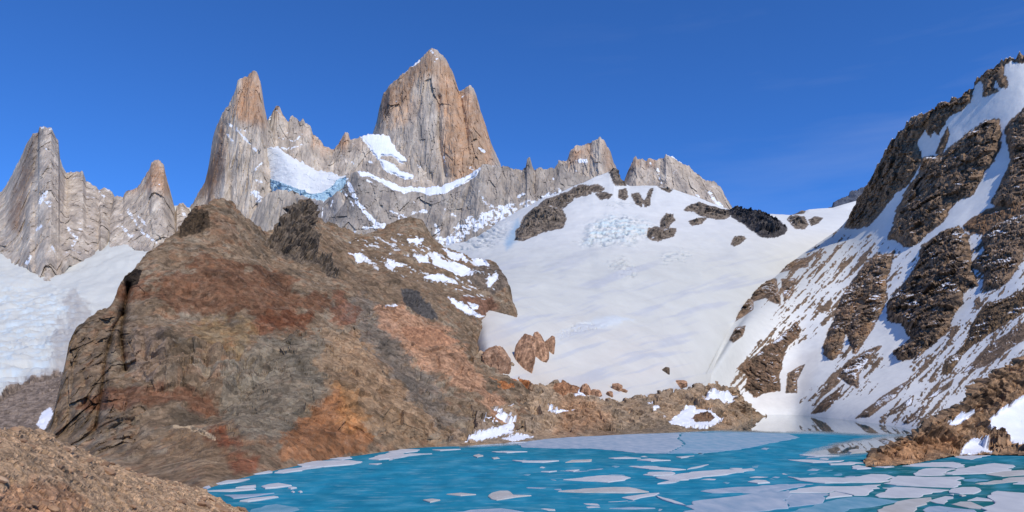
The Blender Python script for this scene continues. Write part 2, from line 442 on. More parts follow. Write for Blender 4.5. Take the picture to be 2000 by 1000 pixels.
# ------------------------------------------------------------------ valley floor under everything, out to the horizon
def valley_floor():
    g = np.linspace(-1, 1, 61); gx, gy = np.meshgrid(np.sign(g) * np.abs(g) ** 2 * 9000, np.sign(g) * np.abs(g) ** 2 * 9000 + 1500)
    z = -70 + 12 * fbm(gx / 900, gy / 900, 0.3, 4)
    V = np.stack([gx, gy, z], -1).reshape(-1, 3); i = np.arange(61 * 61).reshape(61, 61)
    Q = np.stack([i[:-1, :-1], i[:-1, 1:], i[1:, 1:], i[1:, :-1]], -1).reshape(-1, 4)
    o = mesh_object('ground', V, Q, M['crag'], {'Col': np.tile(lin(120, 104, 86), (len(V), 1)), 'snow': np.zeros(len(V))}, True)
    tag(o, 'brown valley ground far below the mountains', kind='structure')
valley_floor()

# ------------------------------------------------------------------ glacier in the valley at the left
gl = Sheet(['-300,900,880 0,872,920 120,860,960 460,850,1000',
            '-300,745,1250 0,735,1300 150,720,1340 460,700,1400',
            '-300,610,1900 0,610,1950 150,600,2000 460,590,2050',
            '-300,470,2700 0,470,2700 150,480,2680 240,462,2720 320,470,2720 460,470,2720',
            '-300,420,3100 0,420,3100 460,400,3100'], -300, 460, 2.0, [70, 80, 80, 20], smooth=30)
d = gl
wv_ = 20 * fbm(d.P[..., 0] / 120, d.P[..., 1] / 120, d.P[..., 2] / 60, 3, 14)
ser = fbm((d.P[..., 0] + 2 * wv_) / 75, (d.P[..., 1] + wv_) / 60, (d.P[..., 2] + 0.5 * wv_) / 16, 4, 5, ridge=True)
big = fbm(d.P[..., 0] / 160, d.P[..., 1] / 220, 0.4, 4, 9)
icef = sstep(-40, 30, sdist(d.px, d.py, pts('-260,560 60,562 140,590 175,640 150,720 60,760 -260,760')) + 30 * fbm(d.px / 40, d.py / 40, 0, 3, 4))
gl_disp = big * 22 + ser * (3.0 + 14.0 * icef)
d.col[:] = SNOW
t = (icef * sstep(-0.1, 0.35, fbm(d.P[..., 0] / 22, d.P[..., 1] / 40, d.P[..., 2] / 15, 3, 8)))[..., None]
d.col = d.col * (1 - 0.55 * t) + np.array([0.62, 0.74, 0.80]) * 0.55 * t
d.zone('150,560 180,600 175,660 140,740 60,790 -40,820 -60,790 60,740 100,690 120,630', lin(168, 160, 153), soft=8, jag=34, amount=0.75)
gl.region('rock_debris', '-290,815 -60,800 -10,790 30,765 70,745 110,735 150,730 150,900 -290,900', 'grey brown rubble at the foot of the valley glacier', 'rubble slope', mat='crag', bulge=2, rough=3, wl=40, jag=16, jwl=40, ca=(158, 140, 124), cb=(112, 98, 86))
gl.region('snow_patch', '72,832 84,808 98,800 104,812 92,830 86,846', 'small snow patch at foot of dark cliff beside the valley glacier', 'snow patch', mat='snow', ca=(240, 240, 244), cb=(225, 228, 236), bulge=1, rough=0, jag=3, smooth=True)
gl.build('glacier', 'far_snow', 'broken white valley glacier below the left granite towers', kind='structure', smooth=True, disp=gl_disp)

# ------------------------------------------------------------------ granite peaks
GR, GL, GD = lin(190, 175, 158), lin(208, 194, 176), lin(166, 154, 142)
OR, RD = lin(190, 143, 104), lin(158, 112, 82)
def ysmooth(px, Y, sg):
    if not sg: return Y
    w = np.exp(-0.5 * ((px[:, None] - px[None]) / sg) ** 2); return (w @ Y) / w.sum(1)

def granite(name, label, crest, Yc, base, Yb, x0, x1, du=1.25, rows=150, cat='peak', zones=(), creases=(), snows=(), jag=((14, 3), (5, 2.2)),
            amp=1.0, lens=22, lw=16, snow_bias=0.0, back=420, seed=0, tint=(1, 1, 1), regions=(), lean=0.0, ysm=0):
    c, b = withY(crest, Yc), withY(base, Yb)
    bk = c.copy(); bk[:, 2] += back; bk[:, 1] = HY - (np.interp(c[:, 0], b[:, 0], H + (HY - b[:, 1]) / F * b[:, 2]) - H - 60) / bk[:, 2] * F
    b[:, 2] = ysmooth(b[:, 0], b[:, 2], ysm); b0 = b.copy(); b0[:, 1] += 14; b0[:, 2] -= 6
    s = Sheet([b0, b, c, bk], x0, x1, du, [6, rows, max(20, rows // 4)], sharp=(0, 1, 2, 3), nfront=2, jag=jag)
    x, y, z = s.P[..., 0] + lean * s.P[..., 2], s.P[..., 1], s.P[..., 2]
    fr = s.front[:, None]
    # towers round away from the viewer towards their outline
    tow = np.array([0, 0, H]) - s.P; tow /= np.linalg.norm(tow, axis=-1, keepdims=True)
    k = max(1, int(5 / du)); dc = ldist(s.px[::2, ::2], s.py[::2, ::2], np.column_stack([s.u, s.crest])[::k])
    dc = np.repeat(np.repeat(dc, 2, 0), 2, 1)[:s.px.shape[0], :s.px.shape[1]]
    s.off -= np.where(fr, lens * np.exp(-dc / lw), lens) * s.sc * 1.0
    for cr in creases: s.crease(*cr)
    w = 9 * fbm(x / 120, y / 120, z / 420, 3, seed + 40)
    v = 0
    for q, a, st in ((150, 26, 4.0), (64, 18, 6.0), (27, 14.0, 7.5), (11, 8.0, 7.0)):
        v = v + a * (np.abs(perlin((x + w) / q, y / q * 0.6, z / (q * st), seed + q)) * 2.6 - 0.75)
    v = v * 0.6 + 17 * facet((x + w) / 80, y / 110, z / 900, seed) + 12 * facet((x + w) / 34, y / 60, z / 330, seed + 1) + 7 * facet((x + w) / 13, y / 30, z / 110, seed + 2) + 3 * fbm(x / 22, y / 22, z / 40, 4, seed + 3)
    nb = (~s.front).sum(); fade = np.where(fr, 1.0, (1 - (np.arange(len(s.front)) - (len(s.front) - nb)) / nb)[:, None])
    v = v * amp * 0.6 * fade
    t = fbm((x + w) / 50, y / 50, z / 220, 4, seed + 5)[..., None]; t2 = fbm((x + w) / 14, y / 30, z / 160, 3, seed + 6)[..., None]
    col = GR + (GL - GR) * sstep(0.02, 0.3, t) + (GD - GR) * sstep(0.05, 0.35, -t)
    s.col = (col * (1 + 0.35 * t2) * np.array(tint)).astype(np.float32)
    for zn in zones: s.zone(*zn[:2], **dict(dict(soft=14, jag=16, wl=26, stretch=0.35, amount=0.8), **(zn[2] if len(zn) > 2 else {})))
    # snow caught on ledges
    V = s.P + tow * (s.off + v)[..., None]
    n = grid_normals(V)
    s.snow = (sstep(0.35, 0.9, n[..., 2]) * 0.42 + 0.16 * fbm(x / 40, y / 40, z / 40, 3, seed + 9) + snow_bias).astype(np.float32)
    for line, wd, am in snows:
        dd = ldist(s.px, s.py, pts(line)) + (0.7 * wd + 1.2) * fbm(s.px / 11, s.py / 11, 0.2, 4, seed + 12, gain=0.7)
        s.snow = np.maximum(s.snow, am * sstep(wd * 1.15, wd * 0.2, dd) * np.clip(0.72 + 1.1 * fbm(s.px / 8, s.py / 6, 0.6, 4, seed + 13, gain=0.7), 0, 1)).astype(np.float32)
    for r in regions: s.region(**r)
    s.build(name, 'granite', label, cat, smooth=False, disp=v, group='granite peaks of the massif', direction=tow)
    return s

def snowr(poly, label, **k):
    return dict(dict(name='snow_field', poly=poly, label=label, cat='snow field', mat='far_snow', bulge=3, edge=5, rough=0, jag=5, jwl=12, ca=(246, 247, 250), cb=(232, 236, 243), keep=0.2, smooth=True), **k)

base = pts('-300,480 -60,470 0,490 20,512 38,524 58,520 68,540 94,557 112,553 122,524 136,504 172,516 192,504 197,484 224,476 229,456 256,472 296,484 330,480')
base[:, 0] += np.arange(len(base)) * 1e-3
mono = base.copy(); mono[:, 0] = np.maximum.accumulate(mono[:, 0])
granite('granite_peak', 'grey blocky-topped granite tower standing farthest left above the valley glacier',
        '-300,420 -150,400 -60,395 0,374 10,366 24,340 44,300 52,280 64,262 74,260 77,249 100,247 105,260 114,276 117,308 126,332 130,338 162,335 168,352 186,362 192,370 204,364 220,376 228,392 236,440 240,470',
        3000, mono, gl.depth(mono[:, 0], mono[:, 1]) - 8, -300, 238, rows=190,
        zones=[('72,262 60,330 48,400 36,452 22,448 30,380 50,300 62,262', lin(140, 108, 84)), ('62,262 76,262 70,330 62,340 56,300', lin(104, 94, 88))],  # both bands put the shade left of the prow into the rock colour
        creases=[('76,262 66,340 52,400 42,470', -13, 7), ('100,262 110,330 100,420 92,540', 12, 26), ('128,340 124,400 122,470', -10, 6), ('160,340 190,480', 8, 14)],
        snows=[('88,376 80,396 96,398', 9, 0.9), ('82,440 72,450', 5, 0.8), ('100,480 106,490', 5, 0.9), ('130,445 150,465 140,480', 8, 0.75), ('195,375 205,385', 4, 0.8), ('80,250 104,252', 4, 0.7), ('90,290 98,298', 3, 0.7), ('60,500 52,515', 6, 0.8)],
        seed=1, ysm=15)
granite('granite_peak', 'small granite spire with orange tip beside the blocky left tower',
        '214,400 222,386 224,384 240,384 244,376 264,368 280,350 292,330 296,316 310,313 320,320 326,348 332,372 340,400 343,414 345,400 352,395 360,398 364,404 376,420 384,470',
        2950, '214,490 229,482 256,486 296,490 330,488 384,488', gl.depth(np.array([214, 229, 256, 296, 330, 384]), np.array([490, 482, 486, 490, 488, 488])) - 12, 214, 384,
        zones=[('296,318 312,312 324,330 330,372 318,380 300,362 282,372 262,372 284,352', OR), ],
        creases=[('310,318 318,380 330,450', 7, 14), ('285,360 292,420', -7, 6)],
        snows=[('250,410 262,430 280,455 304,474', 6, 0.75), ('236,440 256,462', 6, 0.8), ('356,412 366,430', 5, 0.8), ('270,420 285,440', 4, 0.75), ('310,360 316,362', 3, 0.8)], seed=2)
granite('granite_peak', 'tall slender granite tower with orange upper face and dark left edge',
        '352,440 366,414 374,400 388,376 400,356 406,332 416,268 422,248 432,224 438,214 446,206 460,176 464,158 472,152 484,150 486,142 494,138 502,142 508,156 512,176 516,208 522,236 530,250 545,290 560,330 575,400',
        3060, '352,470 480,470 575,460', 2800, 352, 575, rows=220, back=300,
        zones=[('496,136 512,160 520,236 506,246 470,240 446,216 462,170 472,150', lin(196, 146, 104)), ('438,214 424,250 408,330 402,360 428,372 440,330 446,260', lin(134, 98, 72)), ('410,300 396,372 420,400 436,330', lin(150, 118, 90)), ('450,250 500,250 508,330 480,420 450,400', GL, dict(amount=0.5))],  # brown zones down the left put that side's shade into the colour
        creases=[('462,170 444,230 440,330 436,440', 16, 18), ('440,240 446,300 452,420', -7, 5), ('505,160 512,240 500,330', 8, 14), ('500,400 496,450', -10, 6)],
        snows=[('448,242 470,262 500,294', 4, 0.8), ('442,258 460,285', 5, 0.7), ('456,252 462,250', 5, 0.8), ('450,246 478,256', 5, 0.55), ('498,352 510,354', 6, 1.0), ('496,378 508,386 500,396', 9, 1.0), ('500,330 512,318', 4, 0.8)], seed=3)
granite('granite_ridge', 'row of small pointed granite teeth right of the slender tower',
        '508,300 516,250 522,236 526,228 534,214 538,207 546,208 552,222 562,236 568,226 578,230 584,236 592,230 596,238 606,244 612,264 620,266 632,282 644,290 652,292 664,276 674,258 680,260 684,272 700,300 720,340',
        3120, '508,400 600,400 720,400', 2930, 508, 720, cat='ridge', zones=[('536,206 548,208 552,226 534,224', OR), ('612,262 646,292 636,300 610,284', OR), ('664,278 676,256 684,274 672,292', OR), ('600,240 610,250 606,280 590,260', OR, dict(amount=0.5))],
        creases=[('552,224 560,260', -6, 5), ('590,232 600,290 630,340', 8, 12), ('612,266 640,330', -7, 6)],
        snows=[('530,224 524,240', 4, 0.8), ('545,270 575,276 590,262', 4, 0.7), ('534,284 560,292 590,282', 5, 0.75), ('566,250 556,270', 3, 0.6), ('540,216 546,222', 3, 0.8)], snow_bias=0.03, seed=4)
granite('granite_peak', 'highest broad granite peak, grey left wall and orange right pillars',
        '712,300 728,262 736,236 742,204 750,180 760,168 776,152 800,132 820,116 832,102 842,94 852,97 864,106 876,124 884,140 892,164 896,178 904,176 916,166 924,170 930,184 938,212 948,244 960,280 972,308 977,320 990,350',
        3250, '712,400 860,400 990,380', 2980, 712, 990, rows=240, back=380,
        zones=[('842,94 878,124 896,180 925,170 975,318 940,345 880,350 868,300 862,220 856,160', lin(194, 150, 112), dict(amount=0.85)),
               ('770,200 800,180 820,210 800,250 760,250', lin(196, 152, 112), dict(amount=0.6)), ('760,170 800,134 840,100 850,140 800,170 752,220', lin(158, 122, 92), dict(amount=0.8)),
               ('728,262 748,182 764,170 758,200 744,250', lin(112, 84, 68)), ('780,230 840,180 856,220 862,340 800,300 750,256', lin(164, 155, 146), dict(amount=0.55)),  # first zone: shade of the left edge painted into the rock colour
               ('905,330 925,250 950,300 960,330', lin(176, 150, 124))],
        creases=[('858,190 856,240 860,290 870,345', -17, 6), ('850,120 854,190', -6, 5), ('878,130 884,200 888,280 890,340', 13, 11), ('898,182 908,240 920,330', -11, 6), ('916,170 930,240 955,320', 10, 12), ('760,172 756,220 744,262', 10, 14), ('812,130 830,200 838,300', 8, 22), ('872,150 872,220', -6, 4)],
        snows=[('842,100 856,112 850,120', 5, 0.7), ('776,154 820,118', 2.5, 0.75), ('902,190 912,182', 4, 0.65), ('936,290 946,296', 4, 0.9), ('964,324 980,328', 3, 0.9), ('912,326 924,330', 4, 0.8), ('774,198 778,200', 3, 0.8), ('866,300 872,345', 3, 0.72)],
        jag=((12, 2.2), (5, 2.0)), seed=5)
granite('granite_shoulder', 'snow-capped rock shoulder left of the highest peak',
        '640,330 652,296 672,284 690,272 708,264 728,262 746,262 770,268 796,288 820,292 838,312 852,328 862,352 872,372',
        3120, '640,400 760,410 872,400', 2900, 640, 872, cat='rock shoulder', lens=10, amp=0.8,
        zones=[('690,266 720,270 710,300 690,290', lin(176, 146, 120), dict(amount=0.5))], snow_bias=0.10,
        snows=[('664,300 690,320', 5, 0.65), ('720,312 726,318', 5, 0.8)],
        regions=[snowr('704,266 726,258 748,256 772,264 796,284 822,288 838,308 856,330 846,332 832,322 815,326 800,318 784,318 765,304 744,302 738,312 728,296', 'white snow cap over the rock shoulder left of highest peak'),
                 snowr('742,312 756,316 768,322 780,334 806,342 806,348 792,350 772,340 756,336 748,326', 'narrow tongue of snow below the snow cap on rock shoulder', name='snow_patch', cat='snow patch', jag=3)], seed=6)
granite('granite_peak', 'square orange and grey granite block above the long fluted wall',
        '1076,350 1088,330 1091,314 1098,315 1107,314 1114,293 1126,285 1142,283 1152,280 1157,275 1171,267 1181,275 1184,283 1194,299 1198,315 1203,325 1210,345 1214,370',
        2900, '1076,400 1214,400', 2760, 1076, 1214, rows=110, zones=[('1112,294 1150,280 1150,304 1130,314 1112,320', OR), ('1180,276 1204,330 1196,340 1184,310', lin(180, 142, 110), dict(amount=0.6))],
        creases=[('1152,282 1150,350', -9, 5), ('1171,270 1168,350', 9, 10), ('1184,285 1190,340', -5, 4)], snows=[('1128,314 1144,316', 7, 0.9), ('1126,335 1126,338', 4, 0.8)], seed=7)
granite('granite_peak', 'fluted granite fin sloping down to the right above the glacier',
        '1212,380 1221,346 1227,334 1230,325 1237,310 1242,304 1246,312 1254,309 1261,315 1269,307 1277,310 1296,310 1301,302 1315,307 1328,315 1347,326 1363,341 1379,354 1395,355 1408,366 1418,386 1430,405 1440,430',
        2850, '1212,400 1340,420 1440,440', 2650, 1212, 1440, rows=120, zones=[('1236,306 1246,306 1246,320 1236,324', OR), ('1264,308 1276,310 1274,322 1264,320', OR), ('1300,303 1350,328 1412,372 1420,400 1380,372 1330,330', lin(190, 168, 140), dict(amount=0.5))],
        creases=[('1300,304 1304,366', 9, 9), ('1290,312 1286,370', -8, 5), ('1330,320 1345,380', 6, 9), ('1362,342 1372,390', -6, 5), ('1378,356 1392,395', 5, 8)],
        snows=[('1304,303 1318,308 1340,320', 3, 1.0), ('1284,330 1288,350 1296,360', 4, 0.75), ('1320,330 1312,350', 5, 0.55), ('1386,375 1396,392 1410,402', 5, 0.95), ('1360,380 1370,388', 4, 0.7), ('1270,318 1274,326', 3, 0.7)], amp=0.9, seed=8)
wall = granite('granite_wall', 'long fluted grey granite wall with snow ledges below the peaks',
        '600,420 630,396 645,380 660,365 680,345 698,332 712,334 740,346 776,360 828,366 864,362 900,348 930,332 938,324 948,320 964,326 992,324 1012,332 1018,331 1027,325 1029,312 1035,307 1040,325 1045,334 1053,326 1062,331 1082,328 1092,318 1100,322 1110,334 1130,340 1160,350 1200,352 1230,372 1240,400',
        2800, '600,470 700,470 840,500 900,500 1000,490 1240,440', 2560, 600, 1240, du=1.45, rows=120, cat='rock wall', tint=(0.74, 0.76, 0.79),
        zones=[('640,390 700,334 720,350 700,420 650,450 620,440', lin(118, 114, 112), dict(amount=0.6)), ('940,326 1100,324 1090,380 950,390', lin(176, 160, 142), dict(amount=0.5))],
        creases=[('920,344 912,380 900,410', -12, 7), ('938,330 930,420', 9, 10), ('698,336 712,400 760,440', 8, 22), ('1045,336 1042,380', -8, 5), ('990,330 985,400', -7, 5), ('830,370 828,430 836,470', -7, 8), ('760,362 770,420', 6, 14), ('870,366 866,430', 6, 12)],
        snows=[('678,352 686,372 700,398 726,430 750,444', 7, 0.95), ('664,362 676,380 690,402', 4, 0.8), ('712,446 750,440', 6, 0.9), ('694,452 706,462', 7, 0.75), ('756,412 780,418 796,428', 4, 0.8), ('806,416 832,412', 6, 0.8), ('806,392 812,398', 3, 0.8), ('716,352 742,364', 3, 0.85),
               ('936,374 950,400 970,404', 6, 0.8), ('1012,384 1022,378', 6, 0.8), ('1020,398 1050,394 1080,388', 9, 0.62), ('900,448 950,428 1000,408', 26, 0.8), ('860,474 900,462', 16, 0.85), ('1030,400 1090,376', 14, 0.75), ('780,424 800,440', 8, 0.7), ('850,440 860,470 880,480', 8, 0.85), ('925,445 940,430', 8, 0.8), ('1080,350 1082,356', 4, 0.7), ('870,410 890,420', 6, 0.6)],
        regions=[snowr('696,328 712,330 740,342 776,356 828,361 864,356 900,342 934,324 938,330 920,350 890,364 870,376 840,380 812,372 790,376 764,368 742,354 720,344 704,342', 'curved white snow ledge along the wall top below highest peak', jag=4),
                 ], snow_bias=0.02, lens=12, amp=0.95, seed=9)
granite('granite_buttress', 'grey streaked rock buttress under the hanging glacier',
        '470,440 490,424 505,400 518,384 530,372 560,370 580,376 610,388 630,392 648,384 660,372 672,380 690,420 700,450', 2720, '470,480 700,490', 2600, 470, 700, cat='buttress', rows=70, lens=8,
        zones=[('590,384 660,380 690,440 600,460', lin(112, 112, 116), dict(amount=0.8)), ('500,400 560,372 590,384 580,450 500,460', lin(164, 154, 140), dict(amount=0.7))],
        creases=[('575,378 585,440', -8, 6), ('520,390 515,440', 5, 9), ('640,400 660,440', -6, 8)],
        snows=[('632,394 628,432', 1.6, 0.8), ('616,398 614,420', 1.3, 0.7), ('652,384 646,404', 2.2, 0.8), ('664,376 650,400', 1.6, 0.6)], amp=0.7, seed=10)

# hanging glacier: snow above, blue ice cliff at its lip
hg = Sheet(['505,430,3000 524,420,2960 545,422,2860 580,424,2785 625,430,2768 650,420,2772 676,400,2796',
            '505,366,3002 524,360,2962 540,370,2868 580,381,2790 605,391,2775 625,395,2770 645,383,2775 664,356,2798 676,352,2798',
            '505,350,3006 522,346,2966 545,354,2874 580,368,2798 605,378,2790 625,376,2785 645,366,2790 664,350,2805 676,346,2805',
            '505,318,3010 530,312,2972 560,322,2900 590,336,2870 620,344,2850 664,349,2815 676,344,2815',
            '505,300,3020 514,292,3010 530,284,2990 540,290,2985 552,292,2975 560,302,2970 572,306,2960 580,316,2955 600,322,2940 615,334,2930 632,336,2905 664,346,2830 676,343,2830',
            '505,310,3080 676,350,3000'], 505, 676, 1.2, [10, 24, 30, 26, 6], smooth=4, sharp=(1, 2), nfront=4, jag=((20, 8), (8, 5)))
n = fbm(hg.P[..., 0] / 26, hg.P[..., 1] / 30, hg.P[..., 2] / 20, 5, 3, ridge=True)
hg.col[:] = (0.78, 0.78, 0.76)
iw = np.zeros(hg.Y.shape); iw[:33] = 1
up_ = iw.copy(); iw = iw * sstep(-0.6, 0.1, n)
hg.col = hg.col * (1 - iw[..., None]) + np.array([0.44, 0.60, 0.68]) * iw[..., None]
hg.build('hanging_glacier', 'far_snow', 'hanging glacier with blue ice cliff beside the slender tower', 'glacier', smooth=False, disp=n * (1.5 + 6 * up_) + 12 * facet(hg.P[..., 0] / 26, hg.P[..., 1] / 60, hg.P[..., 2] / 45, 4) * iw + 2 * facet(hg.P[..., 0] / 40, hg.P[..., 1] / 60, hg.P[..., 2] / 20, 5) + 6 * fbm(hg.P[..., 0] / 90, hg.P[..., 1] / 90, hg.P[..., 2] / 70, 3, 7))
# ------------------------------------------------------------------ great snow glacier in the middle
ga = Sheet(['800,800,620 895,790,560 950,790,450 1000,790,470 1060,800,500 1180,810,520 1300,800,600 1380,800,760 1450,800,1000 1560,700,1200 1800,600,1500',
            '800,620,760 895,612,740 935,608,620 1000,620,650 1100,640,740 1200,650,800 1300,650,860 1400,640,990 1500,600,1180 1600,520,1500 1800,440,1900',
            '800,530,1300 900,520,1300 1000,510,1250 1100,490,1300 1200,480,1350 1300,480,1400 1400,480,1450 1500,470,1550 1600,440,1800 1800,420,2000',
            '800,490,1900 900,480,1900 980,450,1850 1050,440,1750 1150,420,1800 1250,415,1850 1350,425,1800 1450,430,1850 1550,425,1950 1620,412,2050 1800,400,2100',
            '800,482,2300 870,484,2350 940,462,2400 1010,412,2350 1060,388,2300 1139,358,2300 1158,346,2350 1190,334,2400 1200,334,2400 1208,352,2370 1230,362,2300 1280,363,2250 1344,382,2200 1376,389,2150 1418,406,2100 1455,424,2080 1500,420,2080 1534,420,2080 1580,408,2100 1627,406,2100 1669,393,2100 1800,380,2100',
            '800,520,2700 1800,450,2500'], 800, 1800, 1.8, [90, 110, 60, 60, 8], smooth=14, sharp=(4,), nfront=4)
p = ga.P
big = fbm(p[..., 0] / 170, p[..., 1] / 260, 0.3, 3, 21)
crev = fbm(p[..., 0] / 40, p[..., 1] / 22, p[..., 2] / 22, 4, 22, ridge=True)
icz = sstep(-12, 14, sdist(ga.px, ga.py, pts('1150,440 1190,425 1240,428 1270,440 1262,462 1240,478 1200,470 1140,475')) + 12 * fbm(ga.px / 16, ga.py / 8, 0, 3, 2))
ice_shade = sstep(-6, 8, sdist(ga.px, ga.py, pts('985,470 1000,440 1012,425 1020,445 1010,470 990,490')) + 6 * fbm(ga.px / 9, ga.py / 9, 0, 3, 5))
bas = sstep(-8, 20, sdist(ga.px, ga.py, pts('800,440 1000,400 1010,440 985,480 930,505 800,520')))
z3 = sstep(-10, 10, sdist(ga.px, ga.py, pts('1190,520 1215,508 1245,528 1235,542 1205,535')) + 10 * fbm(ga.px / 12, ga.py / 8, 0, 3, 6))
z4 = sstep(-6, 6, sdist(ga.px, ga.py, pts('1085,655 1160,625 1240,622 1200,640 1140,650 1090,664')) + 6 * fbm(ga.px / 14, ga.py / 6, 0, 3, 9))
ga_disp = 16 * big + 4 * fbm(p[..., 0] / 60, p[..., 1] / 110, 0.7, 3, 24) + crev * (0.5 + 13.0 * np.maximum(icz, 0.5 * bas) + 5 * z3 + 1.2 * z4) + 1.5 * fbm(p[..., 0] / 30, p[..., 1] / 60, 0.2, 3, 27)
edge = pts('1380,728 1420,648 1470,574 1560,500 1640,447 1652,441')
ga_disp = ga_disp * sstep(0, 110, ldist(ga.px, ga.py, edge)) * np.where(ga.px > 1420, sstep(420, 470, ga.py) * 0 + 1, 1)
ga.col[:] = SNOW
def blend(s, w, c, amt):
    w = (w * amt)[..., None]; s.col = (s.col * (1 - w) + np.asarray(c) * w).astype(np.float32)
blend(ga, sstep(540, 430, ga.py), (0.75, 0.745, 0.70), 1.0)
blend(ga, icz * sstep(-0.1, 0.3, fbm(p[..., 0] / 30, p[..., 1] / 20, 0, 3, 31)), (0.55, 0.70, 0.74), 0.7)
# open crevasses
cz = np.zeros(ga.Y.shape)
for q in ('1140,440 1190,422 1250,424 1275,440 1262,465 1230,482 1150,480', '1190,520 1215,506 1245,526 1238,544 1205,536', '1285,500 1330,488 1352,500 1330,516 1290,520', '1085,655 1140,632 1180,640 1150,652 1090,664', '880,470 960,445 990,450 950,490 900,496', '1180,395 1230,392 1240,402 1190,406', '1120,470 1150,455 1175,470 1140,482'):
    cz = np.maximum(cz, sstep(-8, 10, sdist(ga.px, ga.py, pts(q)) + 10 * fbm(ga.px / 20, ga.py / 12, 0.1, 3, 17)))
crk = sstep(0.60, 0.80, fbm(ga.px / 30 + ga.py / 30, ga.py / 7 - ga.px / 60, 0.2, 3, 18, ridge=True)) * cz
ga_disp = ga_disp - 5 * crk
blend(ga, crk, (0.30, 0.36, 0.40), 0.75)
blend(ga, ice_shade, (0.28, 0.46, 0.62), 0.75)  # blue ice shadow left of the rock dome, put into the colour
blend(ga, z3 * sstep(0, 0.3, fbm(ga.px / 9, ga.py / 4, 0, 3, 32)), lin(176, 172, 168), 0.7)
blend(ga, z4, (0.62, 0.72, 0.80), 0.6)
# wind-blown dust lies on the lower glacier, in bands
dust = sstep(560, 720, ga.py) * sstep(1450, 1250, ga.px)
blend(ga, dust * (0.55 + 0.6 * fbm(ga.px / 160 + ga.py / 120, ga.py / 22 + ga.px / 110, 0, 4, 33)), lin(218, 209, 196), 0.85)
blend(ga, sstep(0.05, 0.35, fbm(ga.px / 130, ga.py / 16 + ga.px / 60, 0, 4, 34)) * sstep(470, 540, ga.py), lin(190, 192, 196), 0.75)
blend(ga, sstep(60, 0, ldist(ga.px, ga.py, pts('930,600 950,640 1000,690 1040,740 1180,790'))), lin(206, 196, 182), 0.6)
DK, DK2 = (152, 136, 118), (78, 70, 62)
def outc(s, poly, label, **k):
    s.region(**dict(dict(name='rock_outcrop', poly=poly, label=label, cat='rock outcrop', mat='far_crag', bulge=12, edge=8, rough=9, wl=24, jag=4, jwl=12, ca=DK, cb=DK2, ledge=0.3), **k))
outc(ga, '1004,466 1012,446 1028,420 1046,404 1072,398 1096,408 1106,428 1098,444 1076,450 1056,452 1036,462 1020,470', 'large dark rock dome breaking through the upper glacier under the fluted wall', bulge=16, edge=12)
outc(ga, '1050,404 1066,390 1090,382 1112,374 1130,364 1150,362 1162,368 1148,380 1120,386 1112,398 1098,408 1076,400', 'dark rock rib climbing from the rock dome to the fluted wall', bulge=6)
outc(ga, '1190,336 1200,322 1212,330 1224,350 1222,362 1204,362 1196,350', 'dark rock pyramid in the notch at the very top of the glacier', bulge=14, rough=5, jag=3)
outc(ga, '1164,378 1182,374 1196,380 1188,388 1172,390', 'small brown rock in snow below the notch', bulge=4, jag=3)
outc(ga, '1152,364 1168,360 1180,366 1172,374 1156,372', 'small dark rock beside the rib under the square granite block', bulge=3, jag=3)
outc(ga, '1208,372 1222,370 1226,384 1220,390 1210,384', 'thin dark rock under the snow crest, right of the notch', bulge=4, jag=3)
outc(ga, '1234,380 1248,378 1256,392 1252,404 1242,398', 'slanting grey rock below the fluted fin, left of its twin', bulge=4, jag=3)
outc(ga, '1258,394 1270,372 1276,370 1268,390 1268,402 1260,404', 'slanting grey rock below the fluted fin, right of its twin', bulge=4, jag=3)
outc(ga, '1284,362 1300,360 1312,372 1306,378 1292,372', 'dark rock at the foot of the fluted fin', bulge=4, jag=3)
outc(ga, '1290,432 1300,417 1314,418 1318,430 1308,440 1302,450 1290,446', 'round rock knob standing over a darker knob in mid glacier', bulge=10, edge=8, jag=3)
outc(ga, '1264,462 1268,448 1284,444 1294,450 1306,446 1320,448 1316,460 1300,466 1284,472 1270,470', 'dark rock knob below the round one in mid glacier', bulge=10, edge=7, jag=3)
outc(ga, '1338,410 1350,400 1366,396 1384,402 1410,408 1430,412 1424,424 1404,428 1388,424 1370,420 1354,412', 'brown broken rock band under the right end of the fin', bulge=6)
outc(ga, '1346,432 1362,426 1380,424 1370,436 1352,442', 'small brown rock below the broken rock band', bulge=5, jag=3)
outc(ga, '1420,410 1440,406 1456,412 1480,416 1500,424 1520,432 1536,446 1532,456 1510,464 1488,462 1470,448 1448,434 1428,424', 'long black cliff on the skyline col', bulge=18, rough=12, ca=(100, 94, 90), cb=(50, 48, 50))
outc(ga, '1538,428 1552,421 1570,424 1578,438 1572,447 1552,446', 'small dark rock right of the black cliff on the col', bulge=7, jag=3)
outc(ga, '1580,430 1592,424 1606,426 1598,434 1586,440', 'tiny dark rock farthest right on the snow col', bulge=4, jag=2)
outc(ga, '1540,410 1552,404 1562,398 1574,406 1570,414 1548,416', 'little dark peak on the skyline of the snow col', bulge=6, jag=2)
outc(ga, '1428,476 1436,464 1452,463 1456,468 1446,476 1434,480', 'lone small rock in snow below the black cliff', bulge=5, jag=2, edge=4)
ga_dir = np.array([0, 0, H]) - ga.P; ga_dir /= np.linalg.norm(ga_dir, axis=-1, keepdims=True)
ga_dir = ga_dir * 1.1 + grid_normals(ga.P); ga_dir /= np.linalg.norm(ga_dir, axis=-1, keepdims=True)
ga.build('snow_glacier', 'far_snow', 'wide smooth snow glacier descending to the lake basin', kind='structure', smooth=True, disp=ga_disp, direction=ga_dir)

